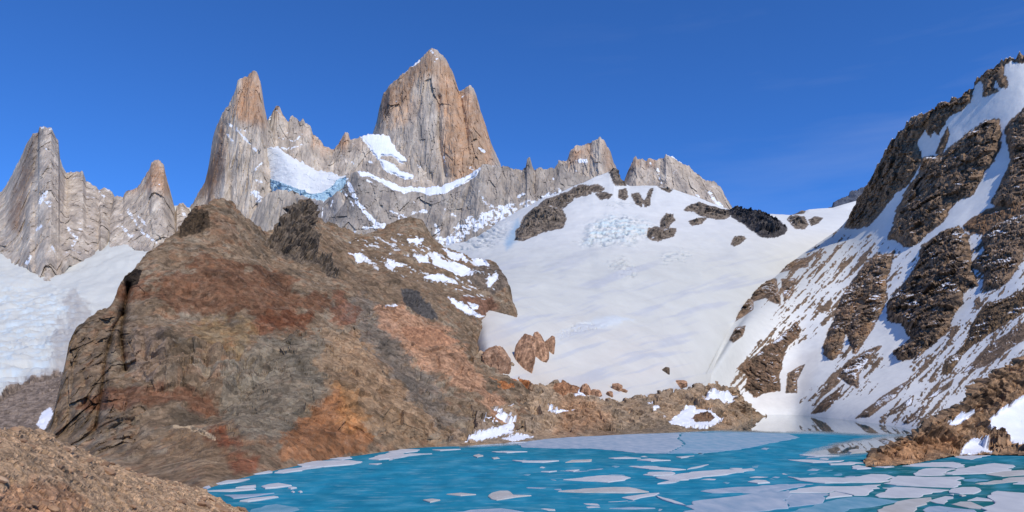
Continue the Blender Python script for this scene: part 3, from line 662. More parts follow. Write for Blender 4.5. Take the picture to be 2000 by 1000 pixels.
# boulders resting on the glacier
def unit_ico(sub):
    import bmesh
    b = bmesh.new(); bmesh.ops.create_icosphere(b, subdivisions=sub, radius=1.0); b.verts.ensure_lookup_table()
    V = np.array([v.co[:] for v in b.verts]); T_ = np.array([[v.index for v in f.verts] for f in b.faces]); b.free(); return V, T_
ICO = unit_ico(5)
def ground_at(s, px, py):
    V = s.V[:int(s.front.sum())]; qx = V[..., 0] / V[..., 1] * F + 1000; qy = HY - (V[..., 2] - H) / V[..., 1] * F
    return V.reshape(-1, 3)[np.argmin((qx - px) ** 2 + (qy - py) ** 2)]
def boulder(px, py, w, h, label, seed, ca=(198, 154, 120), cb=(150, 114, 88), lean=0.0):
    g = ground_at(ga, px, py); m = g[1] / F; V = ICO[0]; x, y, z = V[:, 0] * 1.3, V[:, 1] * 1.3, V[:, 2] * 1.0
    R_ = np.random.RandomState(seed); Q = V * (1 + 0.12 * fbm(x * 1.2, y * 1.2, z + seed, 3, seed))[:, None]
    ax = R_.normal(size=(16, 3)); ax /= np.linalg.norm(ax, axis=1)[:, None]
    for k_, n_ in enumerate(ax):                                     # broken faces
        e_ = Q @ n_ - R_.uniform(0.55, 0.85); Q = Q - np.where(e_ > 0, e_, 0)[:, None] * n_ * 0.95
    crack = sstep(0.80, 0.97, fbm(x * 1.0 + seed, y * 1.0, z * 0.3, 2, seed + 4, ridge=True))
    Q = Q * (1 + 0.05 * facet(x * 3, y * 3, z * 2.4, seed + 1) + 0.03 * fbm(x * 6, y * 6, z * 6, 3, seed + 2) - 0.12 * crack)[:, None]
    Q = Q * np.array([w / 2 * m, w / 2 * m * 0.8, h * 0.74 * m]) * 1.15; Q[:, 2] += 0.16 * h * m; Q[:, 0] += lean * Q[:, 2]
    t = np.clip(0.5 + 0.9 * facet(x * 2, y * 2, z * 2, seed + 5) + 0.6 * fbm(x * 3, y * 3, z * 3, 3, seed + 6), 0, 1)[:, None]
    col = (lin(*ca) * t + lin(*cb) * (1 - t)).astype(np.float32)
    o = mesh_object('boulder', Q, ICO[1], M['shore'], {'Col': col}); o.location = g
    tag(o, label, 'boulder')
boulder(1022, 714, 44, 62, 'tall brown boulder leaning between two others on the glacier edge', 3, lean=0.12)
boulder(1055, 697, 34, 50, 'upright brown boulder in the middle of the glacier edge cluster', 4, lean=-0.05)
boulder(1074, 686, 24, 36, 'small brown boulder on the right of the glacier edge cluster', 5)
boulder(972, 716, 60, 42, 'low brown boulder just left of the tall leaning boulder', 6, (188, 150, 120))
boulder(1300, 727, 17, 12, 'small dark stone lying alone on lower glacier', 7, (126, 106, 86), (88, 74, 62))
boulder(1328, 752, 38, 14, 'flat brown rock on lower glacier above the moraine crest', 8)
boulder(1142, 768, 28, 22, 'brown rock at glacier foot nearest the moraine notch', 9)
boulder(1164, 772, 24, 16, 'squat brown rock beside the one nearest the moraine notch', 10)
boulder(1204, 760, 26, 15, 'brown rock standing alone in dusty snow at glacier foot', 11)
boulder(1190, 772, 18, 9, 'small flat rock just below the one alone in dusty snow', 12)
boulder(1217, 765, 16, 8, 'smallest flat rock right of the one alone in dusty snow', 13)

# distant bluish ridge behind the col
far = Sheet(['1600,440,3000 1760,440,3000', '1600,420,3100 1627,404,3100 1640,392,3100 1655,384,3100 1669,374,3100 1690,368,3100 1720,360,3100 1760,350,3100', '1600,460,3500 1760,460,3500'], 1600, 1760, 2, [30, 10], sharp=(1,), nfront=1, jag=((10, 3), (4, 2)))
far.col[:] = lin(96, 100, 110)
far.build('rock_ridge', 'far_crag', 'distant grey rock ridge peeping over the snow col', 'ridge', disp=14 * fbm(far.P[..., 0] / 60, far.P[..., 1] / 60, far.P[..., 2] / 60, 4, 3, ridge=True))

# ------------------------------------------------------------------ steep snowy mountain side at the right
edge = pts('1380,728 1420,648 1470,574 1560,500 1640,447 1652,441')
eY = ga.depth(edge[:, 0], edge[:, 1]) - 1
crest = np.vstack([np.column_stack([edge, eY]), withY('1660,429 1669,403 1690,370 1702,353 1711,332 1719,315 1736,286 1749,265 1757,250 1770,246 1774,235 1799,225 1816,216 1837,202 1856,206 1860,191 1877,195 1883,179 1900,170 1904,151 1921,143 1938,130 1959,120 1971,111 1988,114 1992,103 2000,109 2040,96 2100,70 2200,40', '1655,1560 1700,1460 1757,1360 1860,1250 2000,1160 2200,1100')])
bk = crest.copy(); bk[:, 2] += 260; bk[:, 1] += 150
rm = Sheet(['1380,840,690 1450,822,820 1500,815,880 1560,815,870 1620,822,740 1700,834,610 1800,858,450 1900,930,280 2000,1000,220 2200,1060,200',
            '1380,775,790 1450,752,930 1560,722,960 1650,722,880 1750,722,790 1850,732,690 1950,742,600 2000,747,560 2200,770,500',
            '1380,745,840 1420,690,920 1450,645,990 1560,600,1110 1650,590,1090 1750,570,1010 1850,550,920 1950,540,840 2000,535,800 2200,515,740',
            '1380,736,850 1430,650,1000 1480,580,1150 1560,525,1320 1650,462,1440 1750,400,1280 1850,360,1160 1950,330,1070 2000,320,1030 2200,295,960',
            crest, bk], 1380, 2200, 1.4, [80, 120, 110, 110, 24], smooth=16, sharp=(4,), nfront=4, jag=((14, 10), (6, 6), (3, 2)), crestsm=16, jagx=(1652, 1675))
RB, RK, RO = (158, 131, 105), (92, 79, 67), (154, 114, 78)
p = rm.P
# the jag must not tear the snow edge beside the glacier
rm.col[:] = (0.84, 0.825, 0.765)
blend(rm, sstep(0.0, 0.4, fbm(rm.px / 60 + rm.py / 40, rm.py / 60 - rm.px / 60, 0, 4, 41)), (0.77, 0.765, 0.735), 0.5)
blend(rm, sstep(-10, 14, sdist(rm.px, rm.py, pts('1470,800 1480,770 1560,690 1610,680 1580,760 1540,800'))), lin(222, 216, 206), 0.6)
we = sstep(110, 5, ldist(rm.px, rm.py, edge))
blend(rm, we, SNOW, 1.0)
rm_disp = sstep(0, 90, ldist(rm.px, rm.py, edge)) * 7 * fbm(p[..., 0] / 130, p[..., 1] / 130, p[..., 2] / 130, 3, 42) + 1.0 * fbm(p[..., 0] / 16, p[..., 1] / 16, p[..., 2] / 40, 3, 43)
def ro(poly, label, **k):
    rm.region(**dict(dict(name='rock_outcrop', poly=poly, label=label, cat='rock outcrop', mat='crag', bulge=10, edge=9, rough=7, wl=30, jag=8, jwl=16, ca=RB, cb=RK, tilt=0.8, stretch=1.6, ledge=0.5), **k))
# loose rock streaks poking through the snow
def streaks():
    a = (rm.px + rm.py * 0.9) / 9.0; b = (rm.px * 0.62 - rm.py * 0.78) / 48.0
    n = fbm(a, b, 0.5, 4, 51) + 0.35 * fbm(rm.px / 5, rm.py / 5, 0.1, 2, 52)
    area = np.full(rm.Y.shape, -60.0)
    for q in ('1500,560 1560,505 1640,450 1700,450 1740,470 1700,540 1640,620 1560,680 1440,780 1420,740 1500,640', '1660,640 1740,700 1700,760 1600,800 1560,790 1640,700', '1700,560 1740,480 1800,500 1760,580', '1820,640 2010,590 2200,560 2200,720 1940,740 1800,830 1700,830 1760,760',
              '1800,480 1960,400 2200,380 2200,600 1900,600', '1900,560 1990,520 2000,600 1900,640'):
        area = np.maximum(area, sdist(rm.px, rm.py, pts(q)))
    v = np.clip(area / 40, -3, 0.28) + n * 1.25 - 0.41
    v = np.where(rm.front[:, None], v, -1)
    w = np.clip(v * 8, 0, 1)
    rm.off += w * (1.6 + 1.2 * fbm(p[..., 0] / 6, p[..., 1] / 6, p[..., 2] / 6, 3, 53)) * rm.sc
    t = np.clip(0.5 + fbm(p[..., 0] / 9, p[..., 1] / 9, p[..., 2] / 9, 3, 54), 0, 1)[..., None]
    rm.col = np.where((v > -0.05)[..., None], lin(156, 130, 104) * t + lin(108, 91, 74) * (1 - t), rm.col).astype(np.float32)
    fv = 0.25 * (v[:-1, :-1] + v[1:, :-1] + v[:-1, 1:] + v[1:, 1:])
    rm.fid[fv > 0] = len(rm.regs)
    rm.regs.append(dict(name='rubble', label='loose brown rock streaks poking through snow of the steep mountainside', cat=None, group=None, kind='stuff', mat='crag', smooth=False))
streaks()
ro('1650,444 1658,420 1668,396 1688,362 1708,330 1734,280 1755,242 1775,228 1800,216 1836,192 1858,184 1882,170 1902,144 1936,122 1970,102 1992,94 2012,98 2012,116 1992,124 1974,118 1958,128 1962,150 1966,170 1956,172 1944,152 1938,170 1952,178 1930,186 1918,188 1922,165 1912,156 1902,166 1896,200 1876,214 1862,220 1846,236 1832,262 1824,254 1816,266 1806,250 1792,272 1796,300 1802,316 1786,336 1776,354 1756,372 1736,392 1716,418 1696,444 1672,448',
   'jagged brown crest of rock teeth along the steep mountain skyline', name='rock_crest', cat='rock crest', bulge=12, edge=10, rough=10, wl=34)
ro('1826,300 1838,272 1850,248 1854,262 1846,286 1838,302', 'small dark rock standing in snow just under the rock crest', bulge=8, jag=3)
ro('1736,468 1750,420 1766,382 1798,330 1802,308 1840,304 1874,274 1924,236 1952,234 1956,262 1952,292 1940,316 1918,350 1896,382 1866,392 1842,430 1812,456 1790,476 1766,484 1752,470', 'great rounded brown buttress below the rock crest', bulge=30, edge=11, rough=12, wl=40)
ro('1962,256 1976,236 2000,212 2060,180 2060,380 2000,390 1984,404 1956,404 1938,396 1958,350 1974,312', 'dark buttress at the picture edge right of the great rounded one', bulge=28, edge=11, rough=12, wl=36)
ro('1734,592 1756,562 1790,520 1802,480 1840,454 1872,440 1888,458 1896,504 1906,556 1880,572 1880,592 1862,618 1854,642 1820,674 1792,696 1762,706 1744,686 1778,662 1762,632 1732,628', 'huge dark rock face in the middle of the steep snow slope', bulge=34, edge=11, rough=13, wl=38, cb=(64, 56, 50))
ro('1896,520 1922,490 1916,462 1946,438 1976,424 2060,400 2060,470 2000,486 1988,526 1954,562 1918,572 1922,538', 'dark cleft rock right of the huge rock face', bulge=20, edge=9, rough=9, wl=26)
ro('1876,440 1926,410 1990,398 2060,380 2060,402 1980,420 1944,436 1918,458 1892,452', 'pale brown slab band above the dark cleft rock', bulge=8, ca=(152, 120, 90), cb=(112, 88, 68))
ro('1608,676 1626,630 1648,574 1676,532 1712,496 1744,496 1732,546 1732,584 1714,622 1694,658 1670,690 1652,652 1644,692 1626,702 1612,692', 'long leaning rock rib left of the huge rock face', bulge=16, edge=8, rough=10, wl=26, cc=(160, 128, 98))
ro('1450,576 1464,552 1486,544 1514,545 1522,572 1526,596 1496,582 1470,588', 'brown rock hump at lower glacier edge, left of a smaller twin', bulge=15, jag=4)
ro('1527,546 1552,545 1548,570 1532,588', 'small squarish rock right of the brown rock hump', bulge=9, jag=3)
ro('1434,628 1438,600 1455,580 1471,584 1470,604 1450,618', 'rounded brown rock casting blue shade at glacier edge', bulge=14, jag=2.5, edge=6)
ro('1426,664 1438,642 1455,637 1450,656 1432,668', 'lowest small rounded rock at the glacier edge', bulge=10, jag=2, edge=5)
ro('1496,538 1526,514 1576,504 1578,520 1526,530', 'thin flat rock ledge above the brown rock hump', bulge=5, jag=4)
ro('1440,720 1484,688 1554,630 1566,646 1540,676 1528,700 1522,734 1522,762 1472,774 1456,754 1462,734', 'broad brown rock rib above the far end of the lake', bulge=12, ca=(150, 120, 94), cb=(96, 80, 64))
ro('1536,766 1538,730 1572,712 1556,742 1556,766', 'small dark rock alone in snow right of the broad rib', bulge=9, jag=3)
ro('1596,774 1634,734 1652,710 1690,688 1720,676 1696,702 1678,732 1674,756 1644,742 1618,764', 'forked brown rock rib low on the snow slope', bulge=9, jag=5, cc=(156, 126, 98))
ro('1840,732 1848,704 1882,676 1896,640 1926,594 1968,582 2060,530 2060,570 1972,626 1934,650 1902,676 1876,694 1858,728', 'olive brown rock rib descending from the picture edge', bulge=15, edge=10, ca=(140, 114, 84), cb=(92, 76, 60))
ro('1880,728 1930,676 1984,640 2060,610 2060,640 1990,668 1926,714', 'long sandy scree strip beneath the olive rib', bulge=3, rough=2, jag=5, ca=(146, 122, 98), cb=(116, 96, 78))
ro('1670,816 1718,777 1780,741 1750,773 1696,812', 'longest sandy scree streak above the lake', name='scree_streak', cat='scree streak', bulge=2, rough=1.6, jag=3, ca=(146, 122, 98), cb=(116, 96, 78), edge=3)
ro('1730,812 1784,772 1780,790 1746,806', 'sandy scree streak right of the longest streak', name='scree_streak', cat='scree streak', bulge=2, rough=1.6, jag=3, ca=(140, 116, 92), cb=(100, 84, 68), edge=3)
ro('1764,824 1804,792 1794,812 1772,826', 'short scree streak nearest the rocky point', name='scree_streak', cat='scree streak', bulge=3, rough=2, jag=3, ca=(140, 112, 86), cb=(84, 70, 58), edge=3)
ro('1584,808 1612,778 1648,750 1638,774 1606,804', 'steep scree streak falling to the lake from the forked rib', name='scree_streak', cat='scree streak', bulge=3, rough=2, jag=2.5, ca=(140, 112, 88), cb=(84, 70, 58), edge=3)
ro('1810,778 1862,741 1856,756 1824,774', 'short scree streak under the olive rib foot', name='scree_streak', cat='scree streak', bulge=2, rough=1.6, jag=3, ca=(146, 122, 98), cb=(110, 92, 74), edge=3)
rm_dir = np.array([0, 0, H]) - rm.P; rm_dir /= np.linalg.norm(rm_dir, axis=-1, keepdims=True)
rm_dir = rm_dir + 0.35 * grid_normals(rm.P); rm_dir /= np.linalg.norm(rm_dir, axis=-1, keepdims=True)
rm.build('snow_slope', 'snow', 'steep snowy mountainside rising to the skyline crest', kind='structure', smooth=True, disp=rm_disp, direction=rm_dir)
# ------------------------------------------------------------------ brown mountain across the lake
bm = Sheet(['40,930,250 100,930,245 200,945,215 250,958,200 400,956,188 480,932,216 560,915,242 640,898,274 700,890,292 800,876,330 880,871,348 905,820,420 925,740,560 940,700,610 960,690,640 985,690,665 1010,690,670',
            '40,890,290 100,850,290 200,856,266 260,886,250 330,876,254 400,858,258 480,846,268 560,832,288 640,812,318 700,802,338 800,790,380 880,790,420 905,770,450 925,660,580 940,632,625 960,612,655 985,610,672 1010,650,680',
            '40,860,296 100,800,300 200,770,298 300,772,302 420,782,306 480,770,318 560,740,340 640,720,364 700,718,390 800,700,450 880,690,520 905,660,560 930,630,610 960,600,660 985,590,676 1010,645,685',
            '40,850,300 100,790,304 130,700,325 150,645,345 215,612,360 300,602,372 400,602,385 500,602,400 600,600,432 700,590,500 800,570,580 900,570,630 950,575,650 1010,590,660',
            '40,845,302 100,785,306 150,642,346 215,606,363 240,560,384 290,520,408 350,480,438 430,462,458 520,500,480 600,500,540 700,510,600 800,500,650 900,520,676 960,540,680 1010,575,680',
            withY('40,845 85,842 100,830 112,775 125,720 135,670 150,640 190,608 215,600 222,590 232,560 240,545 262,528 290,500 318,478 350,440 380,412 405,405 420,393 440,393 455,400 470,418 500,447 520,458 535,448 548,440 558,428 563,418 568,424 576,402 582,410 588,394 594,400 600,392 606,408 614,410 620,428 640,432 680,448 700,456 720,455 750,444 780,432 800,430 820,435 835,460 860,480 900,495 940,510 965,520 980,535 988,550 992,566 1000,600 1010,640', '40,306 100,310 150,350 215,368 290,424 350,462 430,500 500,525 560,590 600,640 700,680 800,720 900,730 990,690 1010,690'),
            withY('40,900 215,760 430,640 700,600 1010,700', '40,420 430,640 700,860 1010,860')], 40, 1010, 1.4, [40, 60, 90, 80, 90, 20], smooth=10, sharp=(5,), nfront=5, jag=((16, 4), (6, 3)), crestsm=6)
s = bm; p = s.P; x, y, z = p[..., 0], p[..., 1], p[..., 2]
# spurs, gullies and the cleft cliff
for a in [('250,560 240,610 236,660 244,720', -42, 5), ('240,610 222,640 206,700 196,780 186,840', -30, 5), ('300,600 330,700 340,760', 8, 40), ('268,640 262,700 290,740', 7, 10), ('150,660 140,760 130,840', -8, 8), ('230,640 216,720 210,790', 8, 9),
          ('220,790 240,830 250,880', 10, 18), ('185,800 176,860', -9, 7), ('212,840 206,890', -8, 6), ('690,620 760,690 830,760 910,820', -5, 40),
          ('560,420 620,500 700,560 800,600 900,660', 6, 50), ('660,500 720,560 780,620', -6, 26), ('520,470 560,560 600,640', -9, 40), ('300,770 420,780 480,800', -5, 14), ('330,560 420,540 560,580', 4, 30)]:
    s.crease(a[0], a[1] * 1.7, a[2])
cl = sstep(-14, 20, sdist(s.px, s.py, pts('90,850 110,770 140,650 215,606 300,660 420,690 560,700 560,740 440,775 300,766 250,760 290,800 270,900 180,900')) + 14 * fbm(s.px / 30, s.py / 30, 0, 3, 60))    # cliff bands
gully = fbm(x / 22 + z / 60, y / 30, z / 90, 4, 61, ridge=True)
flute = np.abs(perlin((x + 3 * fbm(x / 20, y / 20, z / 20, 2, 66)) / 7.5, y / 16, z / 42, 62)) * 2.4 - 0.6
f1, f2, cid = worley(x / 7, y / 9, z / 8, 3)
fc = facet(x / 16, y / 22, z / 20, 31) * 5 + facet(x / 6, y / 8, z / 9, 32) * 2.2
q_ = (z + 0.10 * x + 5 * fbm(x / 40, y / 40, z / 40, 3, 76)) / 7.5; q_ = q_ - np.floor(q_)
lg = (0.5 + 0.5 * sstep(-0.2, 0.3, fbm(x / 50, y / 50, z / 30, 3, 78))) * 1.5 * (np.where(q_ < 0.8, q_ / 0.8, (1 - q_) / 0.2) - 0.5)      # bedding ledges
bm_disp = 7 * fbm(x / 60, y / 60, z / 60, 4, 63) + gully * 2.4 * (1 - 0.4 * cl) + cl * (flute * 4.2 + 0.7 * fc) + (1 - cl) * 0.12 * fc + 0.2 * fbm(x / 2.6, y / 3.5, z / 2.4, 3, 68, ridge=True) + 0.3 * facet(x / 3.2, y / 4.5, z / 3, 69) + lg * (0.4 + 0.6 * cl) + (0.35 + 0.95 * cl) * fbm(x / 7, y / 7, z / 6, 5, 64, ridge=True, gain=0.6) + (0.3 + 0.4 * cl) * (cid - 0.5)
BR, BG, BD, RED, ORG, TAN, PNK, GRY = lin(134, 112, 88), lin(146, 130, 108), lin(102, 87, 69), lin(128, 68, 36), lin(178, 108, 54), lin(168, 132, 92), lin(190, 140, 106), lin(128, 118, 100)
def brown_colour(s):
    x, y, z = s.P[..., 0], s.P[..., 1], s.P[..., 2]
    t = fbm(x / 26, y / 26, z / 20, 5, 65)[..., None]; t2 = fbm(x / 5, y / 5, z / 2.5, 5, 67, gain=0.7)[..., None]
    s.col = (BR + (BG - BR) * sstep(0.0, 0.35, t) + (BD - BR) * sstep(0.05, 0.4, -t))
    s.col = (s.col * (1 + 0.32 * t2)).astype(np.float32)
    fk = facet(x / 4, y / 6, z / 3, 75, 0.2)[..., None]; s.col = s.col + (lin(150, 98, 62) - s.col) * sstep(0.25, 0.5, fk + 0.8 * t) * 0.3 + (lin(152, 140, 122) - s.col) * sstep(0.3, 0.5, -fk - 0.4 * t) * 0.3
    s.col = np.clip(s.col, 0.01, 1).astype(np.float32)
    def z_(poly, c, **k): s.zone(poly, c, **dict(dict(soft=6, jag=30, wl=34, stretch=1.8, amount=0.8), **dict(k, amount=0.88 * k.get('amount', 0.8))))
    z_('470,700 560,650 640,650 680,700 640,760 600,830 520,880 440,830 430,760', GRY, amount=0.85)
    z_('330,545 420,520 520,525 590,560 620,590 560,650 500,640 430,620 340,610 260,575', lin(112, 66, 40), amount=0.75, jag=40)
    z_('560,600 600,620 500,660 440,680 460,655', lin(128, 74, 46), amount=0.75)
    z_('238,548 300,540 250,590 226,600', lin(124, 72, 42), amount=0.7)
    z_('380,640 470,625 530,650 440,690 360,690', lin(134, 108, 66), amount=0.55)
    z_('200,758 260,766 330,770 420,785 440,812 330,795 220,800 150,800', lin(116, 66, 40), amount=0.75, jag=18)
    z_('350,420 380,405 440,430 470,470 400,440', lin(120, 80, 54), amount=0.5)
    z_('640,650 700,660 760,730 880,850 760,876 690,850 650,780 620,700', lin(164, 130, 96), amount=0.75)
    z_('600,790 660,770 700,830 740,872 600,905 540,908 560,870', lin(162, 102, 58), amount=0.8, jag=26)
    z_('660,760 700,790 720,850 680,840', lin(176, 122, 70), amount=0.6)
    z_('380,848 440,850 470,880 430,890', lin(130, 62, 30), amount=0.85, jag=14)
    z_('440,890 500,900 500,920 460,925', lin(138, 70, 38), amount=0.8, jag=10)
    z_('690,570 760,640 830,740 930,850 890,868 800,780 720,690 660,620', lin(120, 110, 98), amount=0.85)
    z_('736,612 780,600 840,640 890,670 930,720 1000,800 1000,840 930,780 860,730 780,690 745,650', lin(190, 142, 108), amount=0.85, jag=22)
    z_('660,580 700,600 690,620 650,600', lin(132, 76, 50), amount=0.7)
    z_('900,590 960,580 970,600 940,620 905,606', lin(136, 72, 48), amount=0.8, jag=10)
    z_('560,470 700,470 820,520 900,580 840,610 700,580 600,540', lin(126, 104, 82), amount=0.5)
    z_('900,545 980,540 990,600 940,640 900,600', lin(128, 110, 92), amount=0.5)
    z_('260,640 320,650 322,720 300,760 262,740', lin(150, 128, 110), amount=0.55, jag=12, stretch=0.5)
    z_('250,890 420,850 470,900 400,948 300,945', lin(140, 112, 82), amount=0.7)
brown_colour(s)
def dk(poly, label, **k):
    s.region(**dict(dict(name='rock_outcrop', poly=poly, label=label, cat='rock outcrop', mat='crag', bulge=7, edge=9, rough=9, wl=24, jag=6, jwl=14, ca=(98, 84, 70), cb=(52, 46, 42), keep=0.6), **k))
dk('522,470 545,444 566,420 586,398 608,400 612,424 606,450 618,480 612,512 640,510 660,545 640,545 620,520 590,515 560,500 535,480', 'black jagged crag on the second summit of the brown mountain', rough=16, wl=22, edge=4, bulge=4, ca=(140, 122, 102), cb=(66, 59, 53))
dk('350,440 376,414 406,420 410,446 380,456 352,462', 'dark rough crag just below the brown summit', bulge=4, rough=6, ca=(100, 82, 62), cb=(60, 50, 40))
dk('240,545 262,528 276,534 268,556 250,556', 'black overhanging knob on the left skyline of brown mountain', bulge=6, rough=5, ca=(70, 58, 46), cb=(40, 34, 30), jag=3)
dk('900,540 940,520 976,528 990,548 984,562 962,574 940,560', 'rounded grey rock knob at the glacier edge', bulge=12, edge=12, rough=5, jag=4, ca=(142, 124, 106), cb=(104, 92, 80))
dk('780,570 810,580 840,610 850,630 820,620 790,596', 'dark grey rock band in the scree gully', bulge=3, rough=6, ca=(104, 98, 92), cb=(70, 66, 62))
def sp(poly, label, **k):
    s.region(**dict(dict(name='snow_patch', poly=poly, label=label, cat='snow patch', mat='snow', bulge=1.0, edge=3, rough=0, jag=7, jwl=11, ca=(244, 244, 247), cb=(228, 231, 238), keep=0.25, smooth=True), **k))
for q, lb in [('682,500 706,502 720,518 700,514', 'thin snow patch highest on the brown ridge flank'), ('752,516 768,514 786,530 762,528', 'small snow patch lower right of the thin highest patch'), ('796,472 820,474 818,482 800,480', 'tiny snow patch under the rear brown hump'),
              ('804,504 830,506 842,520 820,518', 'small snow patch left of the largest ridge snow patch'), ('846,498 870,512 900,520 926,540 900,540 872,530 852,520 842,508', 'largest snow patch on the brown ridge flank'), ('866,490 900,500 912,512 880,506', 'upper sliver of snow on the brown ridge skyline flank'),
              ('922,508 950,512 952,524 926,520', 'snow patch beside the rounded grey knob'), ('828,544 862,542 892,556 870,554 850,550', 'lower ragged snow patch on the brown ridge flank'), ('950,552 962,548 964,556 954,562', 'tiny snow patch under the rounded grey knob'),
              ('872,586 890,596 918,616 936,622 912,622 886,606', 'snow strip along the brown ridge foot at glacier edge'), ('908,600 926,602 918,610', 'tiny snow patch on the red rock at glacier edge')]:
    sp(q, lb)
sp('340,842 372,838 400,850 420,864 398,856 370,846', 'pale dusty streak on the slope above the red stain', name='dust_streak', cat='dust streak', mat='brown', ca=(196, 172, 140), cb=(170, 146, 116), jag=2, bulge=0.3, smooth=False)
s.off *= sstep(-1, 8, z)
tw = np.array([0, 0, H]) - s.P; tw /= np.linalg.norm(tw, axis=-1, keepdims=True)
wl_ = sstep(380, 220, s.px)[..., None]; bm_dir = grid_normals(s.P) * (1 - wl_) + tw * wl_; bm_dir /= np.linalg.norm(bm_dir, axis=-1, keepdims=True)
# small flecks of old snow high on the ridge flank
v = sdist(s.px, s.py, pts('680,470 800,455 860,485 960,525 985,560 950,600 880,575 790,545 700,520')) / 60
v = np.where(s.front[:, None], np.clip(v, -3, 0.12) + fbm((s.px - 0.6 * s.py) / 16, (s.py - 0.3 * s.px) / 7, 0.4, 4, 95, gain=0.6) - 0.36, -1)
fv = 0.25 * (v[:-1, :-1] + v[1:, :-1] + v[:-1, 1:] + v[1:, 1:])
s.col = np.where((v > -0.03)[..., None], np.array([0.72, 0.72, 0.71]), s.col).astype(np.float32)
s.fid[(fv > 0) & (s.fid < 0)] = len(s.regs)
s.regs.append(dict(name='snow', label='scattered small flecks of old snow on the brown ridge flank', cat=None, group=None, kind='stuff', mat='snow', smooth=True))
s.build('mountain', 'brown', 'brown and rust-red rock mountain on the far side of the lake', kind='structure', disp=bm_disp * sstep(-1, 8, z), direction=bm_dir)

# spurs of the mountain standing in front of its gullies
def onmt(poly, off):
    q = pts(poly); o = pts(off); return np.column_stack([q, bm.depth(q[:, 0], q[:, 1]) - np.interp(q[:, 0], o[:, 0], o[:, 1])])
sh = pts('420,944 480,929 560,912 640,896 700,889 800,875 880,869 900,868'); shore = np.column_stack([sh, F * (H + 0.8) / (sh[:, 1] - HY)])
def spur(curves, x0, x1, rows, label, seed, jag):
    global s
    s = Sheet(curves, x0, x1, 1.4, rows, smooth=6, sharp=(2,), nfront=2, jag=jag)
    x, y, z = s.P[..., 0], s.P[..., 1], s.P[..., 2]
    brown_colour(s)
    g = fbm(x / 16 + z / 30, y / 20, z / 50, 4, seed, ridge=True)
    dsp = 2.5 * fbm(x / 30, y / 30, z / 30, 4, seed + 1) + 1.6 * g + 2.0 * facet(x / 13, y / 18, z / 12, seed + 2) + 0.8 * facet(x / 5, y / 7, z / 5, seed + 3) + 0.45 * fbm(x / 3, y / 4, z / 3, 4, seed + 4, ridge=True)
    return s, dsp * sstep(-1, 5, z)
s, dsp = spur([shore, onmt('420,880 480,855 560,805 640,785 700,795 800,835 870,858 900,867', '420,-15 520,-4 580,8 640,14 700,16 800,14 870,8 900,2'),
               onmt('420,800 480,740 520,690 560,662 600,646 640,640 680,650 700,668 715,698 740,728 770,755 800,790 840,822 870,846 890,864 900,867', '420,-25 520,-10 580,6 640,14 700,18 800,18 870,12 900,3'),
               onmt('420,860 600,720 715,770 900,890', '420,-60 900,-60')], 420, 900, [70, 90, 14], '', 130, ((18, 5), (7, 3)))
s.build('rock_spur', 'brown', 'tan and orange rock spur running down to the lake', 'rock spur', disp=dsp)
s, dsp = spur(['690,745,395 760,790,385 830,830,378 900,862,372 960,862,390 1035,830,430', '690,690,425 745,690,440 790,690,450 850,720,445 900,750,440 950,780,440 1035,800,460',
               '690,640,450 725,612,490 745,600,505 790,598,528 820,620,524 850,640,520 890,664,515 920,695,512 950,716,505 985,736,500 1015,752,500 1035,780,500', '690,700,560 790,680,640 920,760,600 1035,820,600'], 690, 1035, [50, 80, 12], '', 150, ((16, 5), (6, 3)))
dk('784,646 820,640 860,652 892,672 860,676 830,680 800,668', 'pink rock slab overhang on the lower ridge', bulge=9, rough=4, ca=(196, 146, 110), cb=(160, 118, 90), jag=5)
sp('750,596 776,592 772,602 756,602', 'small snow patch on top of the pink slabs')
s.build('rock_ridge', 'brown', 'pink slabby rock ridge between scree gully and glacier', 'rock ridge', disp=dsp)

# ------------------------------------------------------------------ low moraine between lake and glacier
mo = Sheet(['840,878,332 900,874,340 960,868,358 1020,862,380 1100,856,408 1200,850,440 1300,846,465 1400,842,490 1440,836,535 1470,818,740 1500,815,800',
            '840,868,348 900,864,358 960,858,380 1020,850,402 1100,842,436 1200,836,468 1300,830,500 1400,822,535 1440,812,600 1470,806,760 1500,812,810',
            '840,830,392 880,790,430 920,740,475 960,740,490 1000,770,480 1100,800,490 1200,806,510 1300,796,550 1400,784,600 1440,790,680 1470,806,770 1500,813,815',
            withY('840,800 880,740 920,696 940,684 960,692 1000,714 1022,738 1040,748 1060,748 1080,744 1100,746 1120,756 1150,772 1180,786 1240,778 1300,766 1360,756 1400,748 1430,756 1450,780 1470,802 1490,812 1500,814', '840,440 880,490 920,520 1060,540 1180,545 1300,590 1430,690 1500,820'),
            '840,840,520 960,760,600 1180,810,620 1430,800,780 1500,830,900'], 840, 1500, 1.3, [14, 50, 44, 10], smooth=8, sharp=(3,), nfront=3, jag=((20, 4), (7, 3), (3, 1)), crestsm=8)
s = mo; p = s.P; x, y, z = p[..., 0], p[..., 1], p[..., 2]
f1, f2, cid = worley(x / 5, y / 8, z / 4, 5); g1, g2, cid2 = worley(x / 16, y / 24, z / 9, 6)
mo_disp = 2.0 * fbm(x / 30, y / 30, z / 20, 4, 71) + 4.0 * facet(x / 18, y / 26, z / 10, 35) + 1.8 * facet(x / 6, y / 9, z / 4, 36) + 0.9 * fbm(x / 5, y / 5, z / 4, 4, 72, ridge=True)
mo_disp = mo_disp * sstep(0, 6, z + 0.5)
t = np.clip(0.5 + 0.9 * fbm(x / 18, y / 22, z / 8, 4, 73) + 0.5 * (cid2 - 0.5), 0, 1)[..., None]; t2 = fbm(x / 3, y / 4, z / 2, 3, 74)[..., None]
